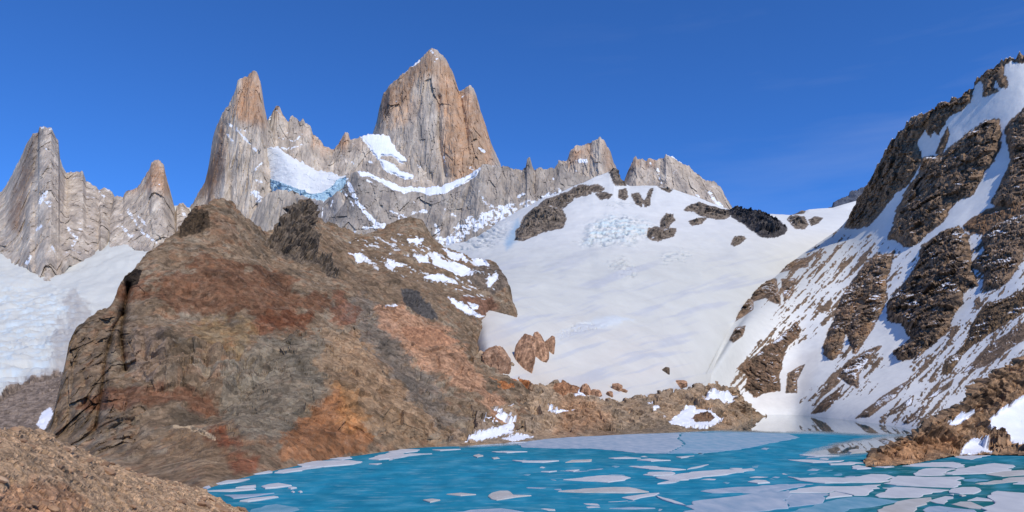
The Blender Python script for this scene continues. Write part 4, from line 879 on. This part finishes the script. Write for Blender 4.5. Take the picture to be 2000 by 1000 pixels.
s.col = ((lin(176, 146, 114) * t + lin(150, 132, 110) * (1 - t)) * (1 + 0.5 * t2)).astype(np.float32)
s.zone('960,745 1010,735 1030,760 1000,772 960,764', lin(178, 112, 66), jag=10); s.zone('1100,770 1180,800 1200,850 1080,850 1090,800', lin(160, 114, 78), jag=14, amount=0.6)
s.zone('860,740 930,700 960,760 990,850 880,860 860,800', lin(136, 118, 100), jag=14, amount=0.7); s.zone('1140,838 1260,828 1400,832 1400,850 1140,850', lin(112, 100, 82), jag=6, amount=0.7)
for q, lb in [('940,790 960,780 972,784 960,794 942,796', 'small snow patch highest on the moraine, left end'), ('942,816 956,808 974,800 980,812 1000,814 984,822 960,824 946,826', 'forked snow patch low on the left moraine'), ('990,798 1008,786 1018,790 1008,802', 'little snow patch right of the forked one'),
              ('968,842 988,822 1006,822 1012,832 990,840 1000,848 972,850', 'bright snow patch above the lakeshore ice'), ('910,858 946,846 968,838 978,848 964,856 930,862', 'snow strip along the left lakeshore of the moraine'), ('982,856 1010,850 1044,852 1030,858 1000,860', 'flat snow strip at the waterline of the moraine'),
              ('1064,796 1070,800 1078,806 1104,803 1120,800 1112,808 1082,813 1070,808', 'hooked snow patch in the middle of the moraine'), ('1264,794 1280,792 1290,797 1276,799', 'small snow patch on the right moraine crest'), ('1300,824 1320,814 1340,794 1352,790 1364,798 1384,800 1402,812 1408,822 1396,832 1370,836 1340,834 1316,830 1290,822', 'large snow bank at the right end of the moraine shore'),
              ('1372,778 1392,770 1420,764 1436,774 1430,786 1404,790 1392,784', 'white snow hollow behind the right moraine end'), ('1120,766 1136,758 1148,768 1140,774 1126,772', 'small snow patch on moraine crest by the glacier foot')]:
    sp(q, lb, jag=7, jwl=9, inset=1.2)
dk('1352,818 1362,808 1382,808 1394,816 1384,824 1360,824', 'brown rock island inside the large shore snow bank', bulge=4, rough=3, jag=3, ca=(150, 116, 88), cb=(104, 84, 66), edge=5, mat='shore')
dk('1080,762 1086,748 1098,744 1108,750 1110,764 1096,770', 'rounded orange boulder on moraine crest', name='boulder', cat='boulder', bulge=7, rough=2, jag=2, ca=(176, 128, 92), cb=(140, 100, 72), edge=6, mat='shore')
dk('1112,764 1112,750 1122,748 1130,758 1126,768', 'smaller boulder right of the rounded orange one', name='boulder', cat='boulder', bulge=6, rough=2, jag=2, ca=(168, 124, 90), cb=(130, 94, 70), edge=5, mat='shore')
dk('976,762 970,748 990,740 1014,742 1030,756 1020,768 996,770', 'broad orange boulder at the left end of the moraine crest', name='boulder', cat='boulder', bulge=9, rough=2.5, jag=3, ca=(182, 124, 78), cb=(150, 92, 54), edge=8, mat='shore')
s.build('moraine', 'shore', 'low brown rubble moraine between the lake and glacier', kind='structure', disp=mo_disp)

# ------------------------------------------------------------------ rocky point at the right shore
po = Sheet(['1690,912,246 1727,912,246 1775,908,254 1835,897,276 1877,891,290 1937,890,292 2000,891,290 2250,900,270',
            '1690,909,254 1727,904,259 1775,897,268 1835,882,292 1877,874,308 1937,866,318 2000,860,320 2250,860,300',
            '1690,907,257 1706,898,264 1754,885,276 1799,868,294 1826,855,306 1880,830,322 1904,805,334 1946,790,344 2000,775,352 2250,750,350',
            withY('1690,905 1697,898 1706,888 1730,882 1754,873 1776,862 1799,846 1826,825 1850,816 1880,798 1892,780 1904,759 1924,744 1946,730 1975,714 2000,705 2250,620', '1690,260 1706,268 1754,285 1826,318 1880,335 1946,360 2000,375 2250,380'),
            '1690,916,275 1754,900,320 1880,860,400 2000,800,450 2250,720,480'], 1690, 2250, 1.3, [12, 50, 70, 14], smooth=6, sharp=(3,), nfront=3, jag=((16, 6), (6, 4), (3, 1.5)), crestsm=8)
s = po; p = s.P; x, y, z = p[..., 0], p[..., 1], p[..., 2]
f1, f2, cid = worley(x / 3.2 + z / 5, y / 4, z / 2.2 - x / 6, 7)
po_disp = 2.0 * fbm(x / 16, y / 16, z / 12, 4, 81, ridge=True) + 3.0 * facet(x / 7 + z / 12, y / 8, z / 5 - x / 14, 33) + 1.4 * facet(x / 2.6 + z / 5, y / 3, z / 1.8 - x / 5, 34) + 0.6 * fbm((x + z) / 4, y / 4, (z - 0.6 * x) / 2, 4, 82, ridge=True)
t = np.clip(0.5 + 1.0 * fbm(x / 10, y / 10, z / 6, 4, 83) + 0.6 * (cid - 0.5), 0, 1)[..., None]
s.col = ((lin(184, 146, 108) * t + lin(118, 96, 76) * (1 - t)) * (1 + 0.5 * fbm(x / 2, y / 2, z / 1.4, 3, 84)[..., None])).astype(np.float32)
s.zone('1720,905 1740,880 1830,850 1870,860 1870,886 1780,902', lin(186, 134, 90), jag=10, amount=0.7)
for q, lb in [('1876,888 1884,872 1894,862 1912,864 1926,874 1940,886', 'triangular snow patch at waterline of the rocky point'), ('1926,836 1934,818 1956,802 1976,790 2000,778 2200,740 2200,870 2000,868 1980,868 1968,850 1960,838 1942,838', 'large snow patch on the flank of the rocky point'), ('1846,836 1864,822 1896,811 1880,826 1862,836', 'thin snow wedge on the back of the rocky point')]:
    sp(q, lb, jag=2.5, jwl=14, bulge=0.8, keep=0.03)
s.build('rocky_point', 'shore', 'jagged brown rock point running into the lake at right', 'rock point', disp=po_disp * sstep(-0.5, 3, z + 0.5))
# ------------------------------------------------------------------ near scree slope at the lower left
fg = Sheet(['-700,1500,14 0,1500,22 250,1400,36 500,1200,75 620,1150,88 760,1150,88',
            '-700,1080,32 0,1060,46 250,1050,72 420,1040,105 500,1035,125 620,1060,115 760,1080,110',
            '-700,900,60 0,905,66 100,915,78 200,935,98 300,960,118 400,985,135 500,1022,136 620,1050,122 760,1070,116',
            withY('-700,815 -200,828 0,836 40,838 80,848 140,870 200,897 250,918 300,935 350,948 400,962 440,980 485,1003 520,1024 620,1052 760,1072', '-700,70 0,84 80,96 140,110 200,124 250,134 300,143 350,152 400,160 440,158 485,148 520,138 620,124 760,118'),
            '-700,900,110 0,900,130 200,935,165 300,960,180 400,985,185 500,1040,160 760,1090,130'], -700, 760, 1.6, [60, 90, 90, 16], smooth=12, sharp=(3,), nfront=3, jag=((22, 4), (8, 2.5), (4, 1.2)))
s = fg; p = s.P; x, y, z = p[..., 0], p[..., 1], p[..., 2]
f1, f2, cid = worley(x / 1.3, y / 2.0, z / 0.9, 8); g1, g2, cid2 = worley(x / 0.5, y / 0.8, z / 0.4, 9)
fg_disp = 1.6 * fbm(x / 14, y / 18, z / 9, 4, 91) + 0.42 * (cid - 0.5) + 0.16 * (cid2 - 0.5) + 0.25 * fbm(x / 1.2, y / 1.6, z, 4, 92, ridge=True)
t = np.clip(0.5 + 0.8 * fbm(x / 7, y / 12, z / 4, 4, 93) + 0.25 * (cid - 0.5), 0, 1)[..., None]
s.col = ((lin(194, 160, 124) * t + lin(166, 137, 107) * (1 - t)) * (1 + 0.45 * (cid2 - 0.5))[..., None]).astype(np.float32)
s.zone('-40,960 60,940 160,990 120,1020 0,1010', lin(170, 116, 82), jag=26, wl=40, amount=0.5)
s.build('scree_slope', 'scree', 'near slope of brown scree at the lower left', kind='structure', disp=fg_disp)
NEAR = s

# single stones lying on the scree
def stone_mesh(name, seed):
    r = np.random.RandomState(seed)
    me = bpy.data.meshes.new(name)
    import bmesh
    bm_ = bmesh.new(); bmesh.ops.create_icosphere(bm_, subdivisions=2, radius=0.5)
    ax = r.normal(size=(7, 3)); ax /= np.linalg.norm(ax, axis=1)[:, None]; cut = r.uniform(0.26, 0.46, 7)
    for v in bm_.verts:
        c = np.array(v.co)
        for a, q in zip(ax, cut):
            h = c @ a
            if h > q: c = c - a * (h - q) * 0.92
        v.co = c * (1 + 0.05 * r.normal()) * np.array([1.25, 0.95, 0.62])
    bm_.to_mesh(me); bm_.free()
    me.materials.append(M['stone'])
    return me
def stone_material():
    m = bpy.data.materials.new('stone'); nt, N, L, b = principled(m)
    oi = N.new('ShaderNodeObjectInfo'); co = N.new('ShaderNodeTexCoord')
    n = N.new('ShaderNodeTexNoise'); n.inputs['Scale'].default_value = 3; n.inputs['Detail'].default_value = 6
    L.new(co.outputs['Object'], n.inputs['Vector'])
    r = N.new('ShaderNodeValToRGB'); e = r.color_ramp.elements
    e[0].color = tuple(lin(96, 76, 60)) + (1,); e[1].color = tuple(lin(216, 186, 152)) + (1,); q = e.new(0.6); q.color = tuple(lin(166, 130, 98)) + (1,)
    a = N.new('ShaderNodeMath'); a.operation = 'MULTIPLY_ADD'; a.inputs[1].default_value = 0.5; L.new(oi.outputs['Random'], a.inputs[0])
    a2 = N.new('ShaderNodeMath'); a2.operation = 'MULTIPLY'; a2.inputs[1].default_value = 0.5; L.new(n.outputs['Fac'], a2.inputs[0]); L.new(a2.outputs[0], a.inputs[2])
    L.new(a.outputs[0], r.inputs['Fac']); L.new(r.outputs[0], b.inputs['Base Color'])
    bp = N.new('ShaderNodeBump'); bp.inputs['Strength'].default_value = 0.5; bp.inputs['Distance'].default_value = 0.05; L.new(n.outputs['Fac'], bp.inputs['Height']); L.new(bp.outputs[0], b.inputs['Normal'])
    b.inputs['Roughness'].default_value = 0.9
    return m
M['stone'] = stone_material()
stones = [stone_mesh('stone', 100 + i) for i in range(6)]
rr = np.random.RandomState(11)
nfr = int(s.front.sum())
vis = np.argwhere((s.px[:nfr] > -15) & (s.px[:nfr] < 500) & (s.py[:nfr] < 1010) & (s.py[:nfr] > 838))
ch = vis[rr.choice(len(vis), 230, replace=False)]
for i, (a, b) in enumerate(ch):
    P = s.V[a, b]
    size = (0.35 + 1.5 * rr.rand() ** 5) * (0.55 + 0.45 * P[1] / 100)
    o = bpy.data.objects.new('stone', stones[i % 6]); COL.objects.link(o)
    o.location = P + np.array([0, 0, 0.12 * size]); o.rotation_euler = (rr.normal() * 0.3, rr.normal() * 0.3, rr.rand() * 6.3); o.scale = (size,) * 3
    tag(o, 'angular brown stone lying among many on the near scree slope', 'stone', 'stones on the near scree slope')

# ------------------------------------------------------------------ lake
def lake_material():
    m = bpy.data.materials.new('lake_water'); nt, N, L, b = principled(m)
    at = N.new('ShaderNodeAttribute'); at.attribute_name = 'Col'; gl_ = N.new('ShaderNodeAttribute'); gl_.attribute_name = 'snow'
    co = N.new('ShaderNodeTexCoord'); mp = N.new('ShaderNodeMapping'); mp.inputs['Scale'].default_value = (0.10, 0.055, 1)
    L.new(co.outputs['Object'], mp.inputs['Vector'])
    n = N.new('ShaderNodeTexNoise'); n.inputs['Scale'].default_value = 1.0; n.inputs['Detail'].default_value = 8; n.inputs['Roughness'].default_value = 0.62
    L.new(mp.outputs[0], n.inputs['Vector'])
    r = N.new('ShaderNodeMapRange'); r.inputs[1].default_value = 0.3; r.inputs[2].default_value = 0.7; r.inputs[3].default_value = 0.82; r.inputs[4].default_value = 1.2
    L.new(n.outputs['Fac'], r.inputs[0])
    mx = N.new('ShaderNodeVectorMath'); mx.operation = 'SCALE'; L.new(at.outputs['Color'], mx.inputs[0]); L.new(r.outputs[0], mx.inputs['Scale'])
    m2 = N.new('ShaderNodeMapping'); m2.inputs['Scale'].default_value = (0.16, 0.42, 1); L.new(co.outputs['Object'], m2.inputs['Vector'])
    n2 = N.new('ShaderNodeTexNoise'); n2.inputs['Scale'].default_value = 0.7; n2.inputs['Detail'].default_value = 9; n2.inputs['Roughness'].default_value = 0.7; L.new(m2.outputs[0], n2.inputs['Vector'])
    th = N.new('ShaderNodeMapRange'); th.inputs[1].default_value = 0.53; th.inputs[2].default_value = 0.72; th.inputs[4].default_value = 0.6; L.new(n2.outputs['Fac'], th.inputs[0])
    iv = N.new('ShaderNodeMath'); iv.operation = 'SUBTRACT'; iv.inputs[0].default_value = 1; L.new(gl_.outputs['Fac'], iv.inputs[1])
    ml = N.new('ShaderNodeMath'); ml.operation = 'MULTIPLY'; L.new(th.outputs[0], ml.inputs[0]); L.new(iv.outputs[0], ml.inputs[1])
    sl = N.new('ShaderNodeMix'); sl.data_type = 'RGBA'; L.new(ml.outputs[0], sl.inputs[0]); L.new(mx.outputs[0], sl.inputs[6]); sl.inputs[7].default_value = (0.28, 0.47, 0.53, 1)
    L.new(sl.outputs[2], b.inputs['Base Color'])
    rg = N.new('ShaderNodeMapRange'); rg.inputs[3].default_value = 0.3; rg.inputs[4].default_value = 0.015; L.new(gl_.outputs['Fac'], rg.inputs[0]); L.new(rg.outputs[0], b.inputs['Roughness'])
    sp_ = N.new('ShaderNodeMapRange'); sp_.inputs[3].default_value = 0.0; sp_.inputs[4].default_value = 0.75; L.new(gl_.outputs['Fac'], sp_.inputs[0]); L.new(sp_.outputs[0], b.inputs['Specular IOR Level'])
    return m
M['lake'] = lake_material()
def lake():
    px = np.arange(-400, 2500, 6.0); py = np.concatenate([np.arange(800, 1010, 1.5), np.arange(1010, 1400, 12)])
    gx, gy = np.meshgrid(px, py)
    Y = F * H / (gy - HY)
    V = np.stack([(gx - 1000) / F * Y, Y, np.zeros_like(Y)], -1)
    c = np.broadcast_to(lin(42, 132, 158), V.shape).copy()
    def mixc(w, col): nonlocal c; w = w[..., None]; c = c * (1 - w) + col * w
    mixc(sstep(1480, 1800, gx) * sstep(880, 915, gy), lin(34, 102, 106))
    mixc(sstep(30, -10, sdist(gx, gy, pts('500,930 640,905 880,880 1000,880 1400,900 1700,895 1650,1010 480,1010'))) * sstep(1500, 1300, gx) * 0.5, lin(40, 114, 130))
    mixc(sstep(0.0, 0.35, fbm(gx / 60, gy / 10, 0.3, 4, 5)) * 0.45, lin(84, 156, 176))
    mixc(sstep(0.05, 0.4, fbm(gx / 90, gy / 9, 0.9, 4, 8)) * 0.4, lin(26, 106, 138))
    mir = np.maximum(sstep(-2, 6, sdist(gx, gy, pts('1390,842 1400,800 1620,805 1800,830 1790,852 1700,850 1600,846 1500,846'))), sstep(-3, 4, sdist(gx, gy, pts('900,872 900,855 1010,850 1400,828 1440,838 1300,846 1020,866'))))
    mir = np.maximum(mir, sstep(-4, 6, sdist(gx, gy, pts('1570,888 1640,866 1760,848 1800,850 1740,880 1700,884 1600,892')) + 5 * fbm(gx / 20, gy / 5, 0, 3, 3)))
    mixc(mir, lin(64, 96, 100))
    i = np.arange(gx.size).reshape(gx.shape)
    Q = np.stack([i[1:, :-1], i[1:, 1:], i[:-1, 1:], i[:-1, :-1]], -1).reshape(-1, 4)
    q = gx.reshape(-1)[Q].mean(1), gy.reshape(-1)[Q].mean(1)
    Q = Q[~((q[0] < 150) & (q[1] < 940))]
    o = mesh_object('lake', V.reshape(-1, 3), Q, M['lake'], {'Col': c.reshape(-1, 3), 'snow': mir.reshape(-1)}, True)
    tag(o, 'turquoise meltwater lake dotted with ice', kind='structure')
lake()
# ------------------------------------------------------------------ ice on the lake
def ice_material(name, c0, c1, rough=0.6):
    m = bpy.data.materials.new(name); nt, N, L, b = principled(m)
    co = N.new('ShaderNodeTexCoord'); mp = N.new('ShaderNodeMapping'); mp.inputs['Scale'].default_value = (0.22, 0.10, 1)
    L.new(co.outputs['Object'], mp.inputs['Vector'])
    n = N.new('ShaderNodeTexNoise'); n.inputs['Scale'].default_value = 1; n.inputs['Detail'].default_value = 7; n.inputs['Roughness'].default_value = 0.6
    L.new(mp.outputs[0], n.inputs['Vector'])
    r = N.new('ShaderNodeValToRGB'); r.color_ramp.elements[0].position = 0.3; r.color_ramp.elements[1].position = 0.7
    r.color_ramp.elements[0].color = tuple(c0) + (1,); r.color_ramp.elements[1].color = tuple(c1) + (1,)
    L.new(n.outputs['Fac'], r.inputs['Fac']); L.new(r.outputs[0], b.inputs['Base Color'])
    bp = N.new('ShaderNodeBump'); bp.inputs['Strength'].default_value = 0.15; bp.inputs['Distance'].default_value = 0.2; L.new(n.outputs['Fac'], bp.inputs['Height']); L.new(bp.outputs[0], b.inputs['Normal'])
    b.inputs['Roughness'].default_value = rough; b.inputs['Specular IOR Level'].default_value = 0.15
    return m
M['white_ice'] = ice_material('white_ice', (0.49, 0.50, 0.51), (0.62, 0.62, 0.61))
M['grey_ice'] = ice_material('grey_ice', (0.24, 0.34, 0.43), (0.46, 0.50, 0.55))
M['blue_ice'] = ice_material('blue_ice', (0.08, 0.27, 0.36), (0.26, 0.42, 0.50))
M['film_ice'] = ice_material('film_ice', (0.16, 0.33, 0.44), (0.36, 0.45, 0.53))
M['tan_ice'] = ice_material('tan_ice', (0.42, 0.40, 0.36), (0.58, 0.56, 0.52))
frng = np.random.RandomState(5)
def lake_xy(px, py):
    Y = F * H / (py - HY); return np.stack([(px - 1000) / F * Y, Y], -1)
def floe(poly, label, mat='white_ice', top=0.18, name='ice_floe', cat='ice floe', group='ice floes on the lake', rag=0.35):
    # outline: resampled and made ragged
    q = lake_xy(poly[:, 0], poly[:, 1]); out = []
    n = len(q); area = 0.5 * np.sum(q[:, 0] * np.roll(q[:, 1], -1) - np.roll(q[:, 0], -1) * q[:, 1])
    if area < 0: q = q[::-1]
    for i in range(n):
        a, b = q[i], q[(i + 1) % n]; L_ = np.linalg.norm(b - a); k = int(np.clip(L_ / 2.5, 1, 12))
        for j in range(k):
            t = j / k; o = (b - a)[::-1] * np.array([1, -1]) / (L_ + 1e-6)
            out.append(a + (b - a) * t + (o * frng.normal() * rag * min(1.5, L_ / 8) if j else 0))
    q = np.array(out); n = len(q); c = q.mean(0)
    ins = q + (c - q) / (np.linalg.norm(c - q, axis=1)[:, None] + 1e-6) * 0.18
    o3 = np.array([c[0], c[1], 0.0])
    V = np.vstack([np.column_stack([q, np.full(n, -0.25)]), np.column_stack([q, np.full(n, top * 0.55)]), np.column_stack([ins, np.full(n, top)])]) - o3
    me = bpy.data.meshes.new(name); i = list(range(n))
    faces = [[k, (k + 1) % n, n + (k + 1) % n, n + k] for k in i] + [[n + k, n + (k + 1) % n, 2 * n + (k + 1) % n, 2 * n + k] for k in i] + [[2 * n + k for k in i]]
    me.from_pydata(V.tolist(), [], faces); me.materials.append(M[mat])
    o = bpy.data.objects.new(name, me); COL.objects.link(o); o.location = o3
    return tag(o, label, cat, group)
T = {1: (380, 860, 0.2), 2: (760, 840, 0.2), 3: (1140, 820, 0.2), 4: (1400, 790, 0.16), 5: (1520, 880, 0.14), 6: (1760, 880, 0.12), 0: (0, 0, 1)}
FLOES = [
 (6, '20,255 200,222 500,195 850,190 970,212 1035,265 880,290 700,268 350,262', 'long flat white floe just below the rocky point', 'w'),
 (6, '205,395 280,330 400,300 560,290 720,300 870,298 740,360 640,410 420,415 230,412', 'white floe with rounded left end under the long flat floe', 'w'),
 (6, '720,392 900,312 1200,265 1350,235 1520,215 1830,245 1860,265 1720,300 1800,318 1640,350 1370,380 1100,388 840,400', 'large wedge-shaped white floe right of the rounded-end floe', 'w'),
 (6, '830,95 1100,85 1450,60 1480,68 1260,120 1130,152 950,130', 'white triangular floe against the shore of the rocky point', 'w'),
 (6, '1380,395 1500,365 1700,335 2060,325 2060,400 1800,420 1640,427 1500,412', 'cream floe at the picture edge behind the narrow pointed floe', 't'),
 (6, '1205,540 1400,520 1650,470 1820,440 2060,430 2060,500 1850,515 1500,550 1280,555', 'narrow pointed cream floe at the right picture edge', 't'),
 (6, '1820,550 1900,522 2060,508 2060,555', 'small corner of white ice below the narrow pointed floe', 'w'),
 (6, '-283,545 -150,470 -60,424 200,430 400,444 560,440 950,437 975,520 930,590 860,612 400,595 -80,572', 'big trapezoid white floe in the middle of the pack', 'w'),
 (6, '-366,766 -240,622 -100,602 200,610 500,632 780,650 500,707 290,768 -100,775', 'big lilac-white floe below the trapezoid floe', 'w'),
 (6, '780,690 900,622 1000,607 1210,607 1305,655 1180,712 950,710', 'small six-sided white floe below the trapezoid floe', 'w'),
 (6, '450,825 560,790 720,750 850,760 760,830 700,880 560,860', 'small white floe under the gap left of the six-sided floe', 'w'),
 (6, '1080,820 1230,770 1440,800 1500,830 1250,822', 'thin white floe touching the large corner floe', 'w'),
 (6, '1400,770 1500,690 1560,672 2060,710 2060,1100 1500,1100 1300,958 1360,935 1480,905 1525,855 1470,812', 'large flat floe filling the lower right corner', 'w'),
 (6, '820,880 960,840 1130,840 1230,880 1350,930 1290,958 1100,942 950,910', 'small cream floe left of the large corner floe', 't'),
 (6, '-60,840 150,800 400,780 490,775 460,830 350,900 260,960 100,1100 -480,1100 -390,980', 'cream-edged floe at the bottom below the lilac-white floe', 't'),
 (6, '350,970 450,915 620,905 850,935 1030,955 1190,968 1200,1080 900,1080 750,1000 400,1010', 'grey broken floe at the bottom left of the corner floe', 'g'),
 (6, '780,722 860,716 845,738', 'tiny white ice chip above the six-sided floe gap', 'w'), (6, '940,737 1000,725 1060,740 990,752', 'tiny cream ice chip below the six-sided floe', 't'),
 (6, '985,472 1200,455 1440,480 1200,512 1030,500', 'thin blue half-sunk ice between wedge and pointed floes', 'b'),
 (5, '130,372 300,395 540,385 900,390 1150,370 1300,337 1500,342 1640,380 1500,410 1580,432 1430,450 1000,452 650,462 480,448 300,425', 'long thin white floe above the lozenge floe', 'w'),
 (5, '20,596 380,528 560,503 900,508 1150,503 1250,488 1430,482 1330,560 1220,632 1060,632 930,600 780,572 700,594 450,594', 'pale lozenge floe with sharp right corner', 'w'),
 (5, '60,604 450,600 690,604 650,680 620,738 300,778 140,795 110,700', 'broad grey-white floe left of the small triangle floe', 'g'),
 (5, '662,680 722,604 800,588 920,613 1035,640 850,655', 'small bright triangle floe wedged by the lozenge floe', 'w'),
 (5, '170,860 500,768 750,700 1050,650 1300,655 1500,682 1690,710 1500,750 1300,788 1000,815 850,900 300,910', 'bluish half-sunk ice sheet below the triangle floe', 'b'),
 (5, '0,484 300,468 490,472 200,525 0,570 -300,605 -500,596 -200,522', 'grey strip of ice left of the long thin floe', 'g'),
 (5, '130,132 450,132 700,150 920,142 860,160 640,170 480,175 250,150', 'thin pinkish ice strip left of the rocky point', 'w'),
 (5, '700,190 1000,165 1190,180 1000,203 730,205', 'short ice strip nearest the tip of the rocky point', 'w'),
 (5, '1030,225 1120,213 1300,255 1100,268 1030,262', 'small triangular ice piece below the rocky point tip', 'w'),
 (5, '1350,235 1500,218 1620,232 1480,245', 'little ice piece under the rocky point bank', 'w'),
 (4, '1620,562 1700,547 1900,575 1750,590 1640,602', 'small cream ice hump left of the rocky point tip', 't'),
 (4, '1000,618 1150,612 1500,630 1200,640', 'thin ice line at edge of the mirror water', 'w'),
 (0, '1012,868 1040,861 1090,855 1160,852 1240,848 1330,846 1322,856 1336,868 1318,878 1300,886 1240,885 1200,880 1150,876 1080,876 1022,874', 'widest lilac sheet of ice along the moraine shore', 'g'),
 (0, '1333,846 1400,845 1470,845 1540,848 1562,855 1500,867 1440,879 1380,885 1304,886 1322,878 1340,868 1326,856', 'bluish thin ice sheet right of the widest lilac sheet', 'c'),
 (3, '480,465 620,455 900,480 1000,490 860,498 640,485', 'slim ice strip left of the two crossing strips', 'w'),
 (3, '580,542 640,517 860,515 895,525 850,545 680,552', 'short pale floe under the slim ice strip', 'w'),
 (3, '1010,488 1120,457 1220,440 1100,474', 'tiny slanting ice sliver above the long slanting strip', 'w'),
 (3, '720,630 850,597 700,565 900,540 1050,515 1300,495 1640,480 1670,490 1400,540 1100,575 850,622', 'longest slanting ice strip in mid lake', 'w'),
 (3, '1600,612 1680,595 1780,600 1820,620 1700,628', 'small bright floe right of the longest slanting strip', 'w'),
 (3, '-200,590 0,570 200,548 400,555 460,570 400,595 240,615 100,605', 'pale spindle floe left of the longest slanting strip', 'w'),
 (3, '-250,705 0,680 300,665 440,665 580,695 640,710 400,720 0,716', 'long spindle floe pointing at the tan floe', 't'),
 (3, '370,765 500,745 640,725 740,720 690,745 560,765 480,790', 'left arm of the bent ice strip near the bottom', 'w'), (3, '705,747 860,788 1000,845 880,822 760,782', 'right arm of the bent ice strip near the bottom', 'w'),
 (3, '1060,802 1300,772 1700,724 2000,690 2000,870 1700,900 1300,930 1000,920', 'great lilac ice sheet at the bottom middle', 'g'),
 (3, '1140,700 1500,660 2000,632 2000,655 1700,705 1250,718', 'grey ice band above the great bottom sheet', 'g'),
 (3, '520,397 640,385 850,400 660,410', 'narrow ice chip below the lilac shore sheet, middle of three', 'w'), (3, '240,377 420,365 560,378 300,383', 'narrow ice chip below the lilac shore sheet, left of three', 'w'), (3, '900,367 1080,355 950,378', 'narrow ice chip below the lilac shore sheet, right of three', 'w'),
 (3, '250,870 480,858 700,868 500,876', 'faint ice line at the bottom of the lake centre', 'g'),
 (2, '965,652 1000,620 1080,600 1160,600 1220,640 1390,645 1240,660 1050,690 1000,680', 'tan floe with a tail in the open blue water', 't'),
 (2, '1200,300 1400,306 1660,305 1500,320 1300,318', 'thin bow-shaped ice strip below the shore sheet', 'w'), (2, '1720,320 1780,297 1980,290 1960,312', 'pale ice bit at right end of the bow-shaped strip', 't'),
 (2, '1480,411 1640,405 1560,416', 'tiny ice fleck below the bow-shaped strip', 'w'), (2, '1720,402 1860,395 1800,411', 'tiny ice fleck right of another below the bow-shaped strip', 'w'),
 (2, '560,632 700,620 850,635 700,646', 'faint ice streak with a tan reflection left of the tan floe', 't'), (2, '330,690 420,680 500,690 400,712', 'faint brownish ice smear lowest in the open blue water', 't'),  # first streak: tan reflection put into the ice colour
 (2, '600,810 900,778 1100,770 1320,805 1300,860 600,860', 'lilac ice rim at the bottom edge below the tan floe', 'g'), (2, '1000,215 1150,210 1350,215 1150,226', 'white ice line along the left end of the shore sheet', 'w'),
 (2, '820,255 880,240 920,258 860,272', 'small brownish ice bit near the shore snow', 't'), (2, '1000,275 1060,268 1080,280 1020,286', 'second brownish ice bit near the shore snow', 't'),
 (1, '150,432 300,402 540,385 480,402 250,436', 'thin white ice strip in the left cove, topmost', 'w'), (1, '120,502 340,486 580,472 600,485 350,505', 'long white ice strip in the middle of left cove', 'w'), (1, '400,470 480,455 600,445 600,463', 'short ice strip above the long cove strip', 'w'),
 (1, '650,460 720,440 820,428 950,450 800,470 690,478', 'bright lens-shaped floe outside the left cove', 'w'), (1, '290,540 500,535 780,520 600,550 380,575', 'pale floe lower in the left cove', 'g'), (1, '440,602 560,577 780,555 820,562 650,590 520,606', 'lowest long ice strip in the left cove', 'w'),
 (1, '550,680 800,628 1000,660 900,730 600,730', 'bluish sunken ice at bottom of the left cove', 'b'), (1, '80,470 140,450 160,465 120,480', 'small ice lump at the very tip of the left cove', 'w'), (1, '910,475 960,466 1000,472 940,482', 'tiny floe right of the lens-shaped floe', 'w'), (1, '940,510 960,502 980,510 960,516', 'tiny ice dot below the lens-shaped floe, left one', 'w'), (1, '1010,510 1040,504 1055,511 1030,516', 'tiny ice dot below the lens-shaped floe, right one', 'w'),
 (1, '200,352 520,317 740,303 760,320 620,335 400,350 330,368 200,388', 'shore ice strip nearest the left cove', 'w'), (1, '780,322 900,288 1100,264 1240,267 1100,285 860,325', 'shore ice strip below the rust stained bank', 'w'), (1, '1000,245 1200,210 1500,203 1640,216 1500,245 1270,264 1050,262', 'wide shore ice under the orange spur', 'w'),
 (1, '1320,187 1520,165 1540,180 1440,195', 'small shore ice piece above the wide shore ice', 'w'), (1, '1700,188 1900,128 2050,100 2050,165 1800,195', 'shore ice strip under the right end of orange spur', 'w'), (1, '1700,236 1830,230 1780,243', 'thin ice fleck off the wide shore ice', 'w'),
 (2, '0,212 150,193 300,197 250,215 0,240', 'shore ice at the foot of the tan spur', 'w'), (2, '0,262 200,238 420,236 200,255 0,298', 'long ice strip off the foot of the tan spur', 'w'), (2, '420,197 700,191 500,206', 'thin ice line toward the shore snow', 'w'),
]
MATS = {'w': 'white_ice', 'g': 'grey_ice', 'b': 'blue_ice', 't': 'tan_ice', 'c': 'film_ice'}
for k, (t, q, lb, mt) in enumerate(FLOES):
    ox, oy, sc = T[t]; q = pts(q) * sc + np.array([ox, oy])
    floe(q, lb, MATS[mt], top={'w': 0.2, 'g': 0.07, 'b': 0.03, 't': 0.16, 'c': 0.05}[mt] * (1 + 0.3 * ((k * 7) % 5 - 2) / 2) + 0.0023 * k)
# slivers of brash ice
for k in range(70):
    px = frng.uniform(980, 1750); py = frng.uniform(872, 996)
    if px < 1000 and frng.rand() < 0.6: continue
    if py > 960 and px > 1300: continue
    if py < 890 - 0.03 * (px - 900): continue
    w, h = frng.uniform(4, 22), frng.uniform(0.8, 2.2); sk = frng.normal() * 0.06 * w
    th = np.sort(frng.uniform(0, 2 * np.pi, 7)); q = np.column_stack([px + w * np.cos(th), py + h * np.sin(th) + sk * np.cos(th)])
    floe(q, 'small sliver of brash ice drifting on the open blue water', ['white_ice', 'grey_ice', 'blue_ice'][k % 3], top=0.06, name='brash_ice', cat='brash ice', group='slivers of brash ice on the lake', rag=0.1)
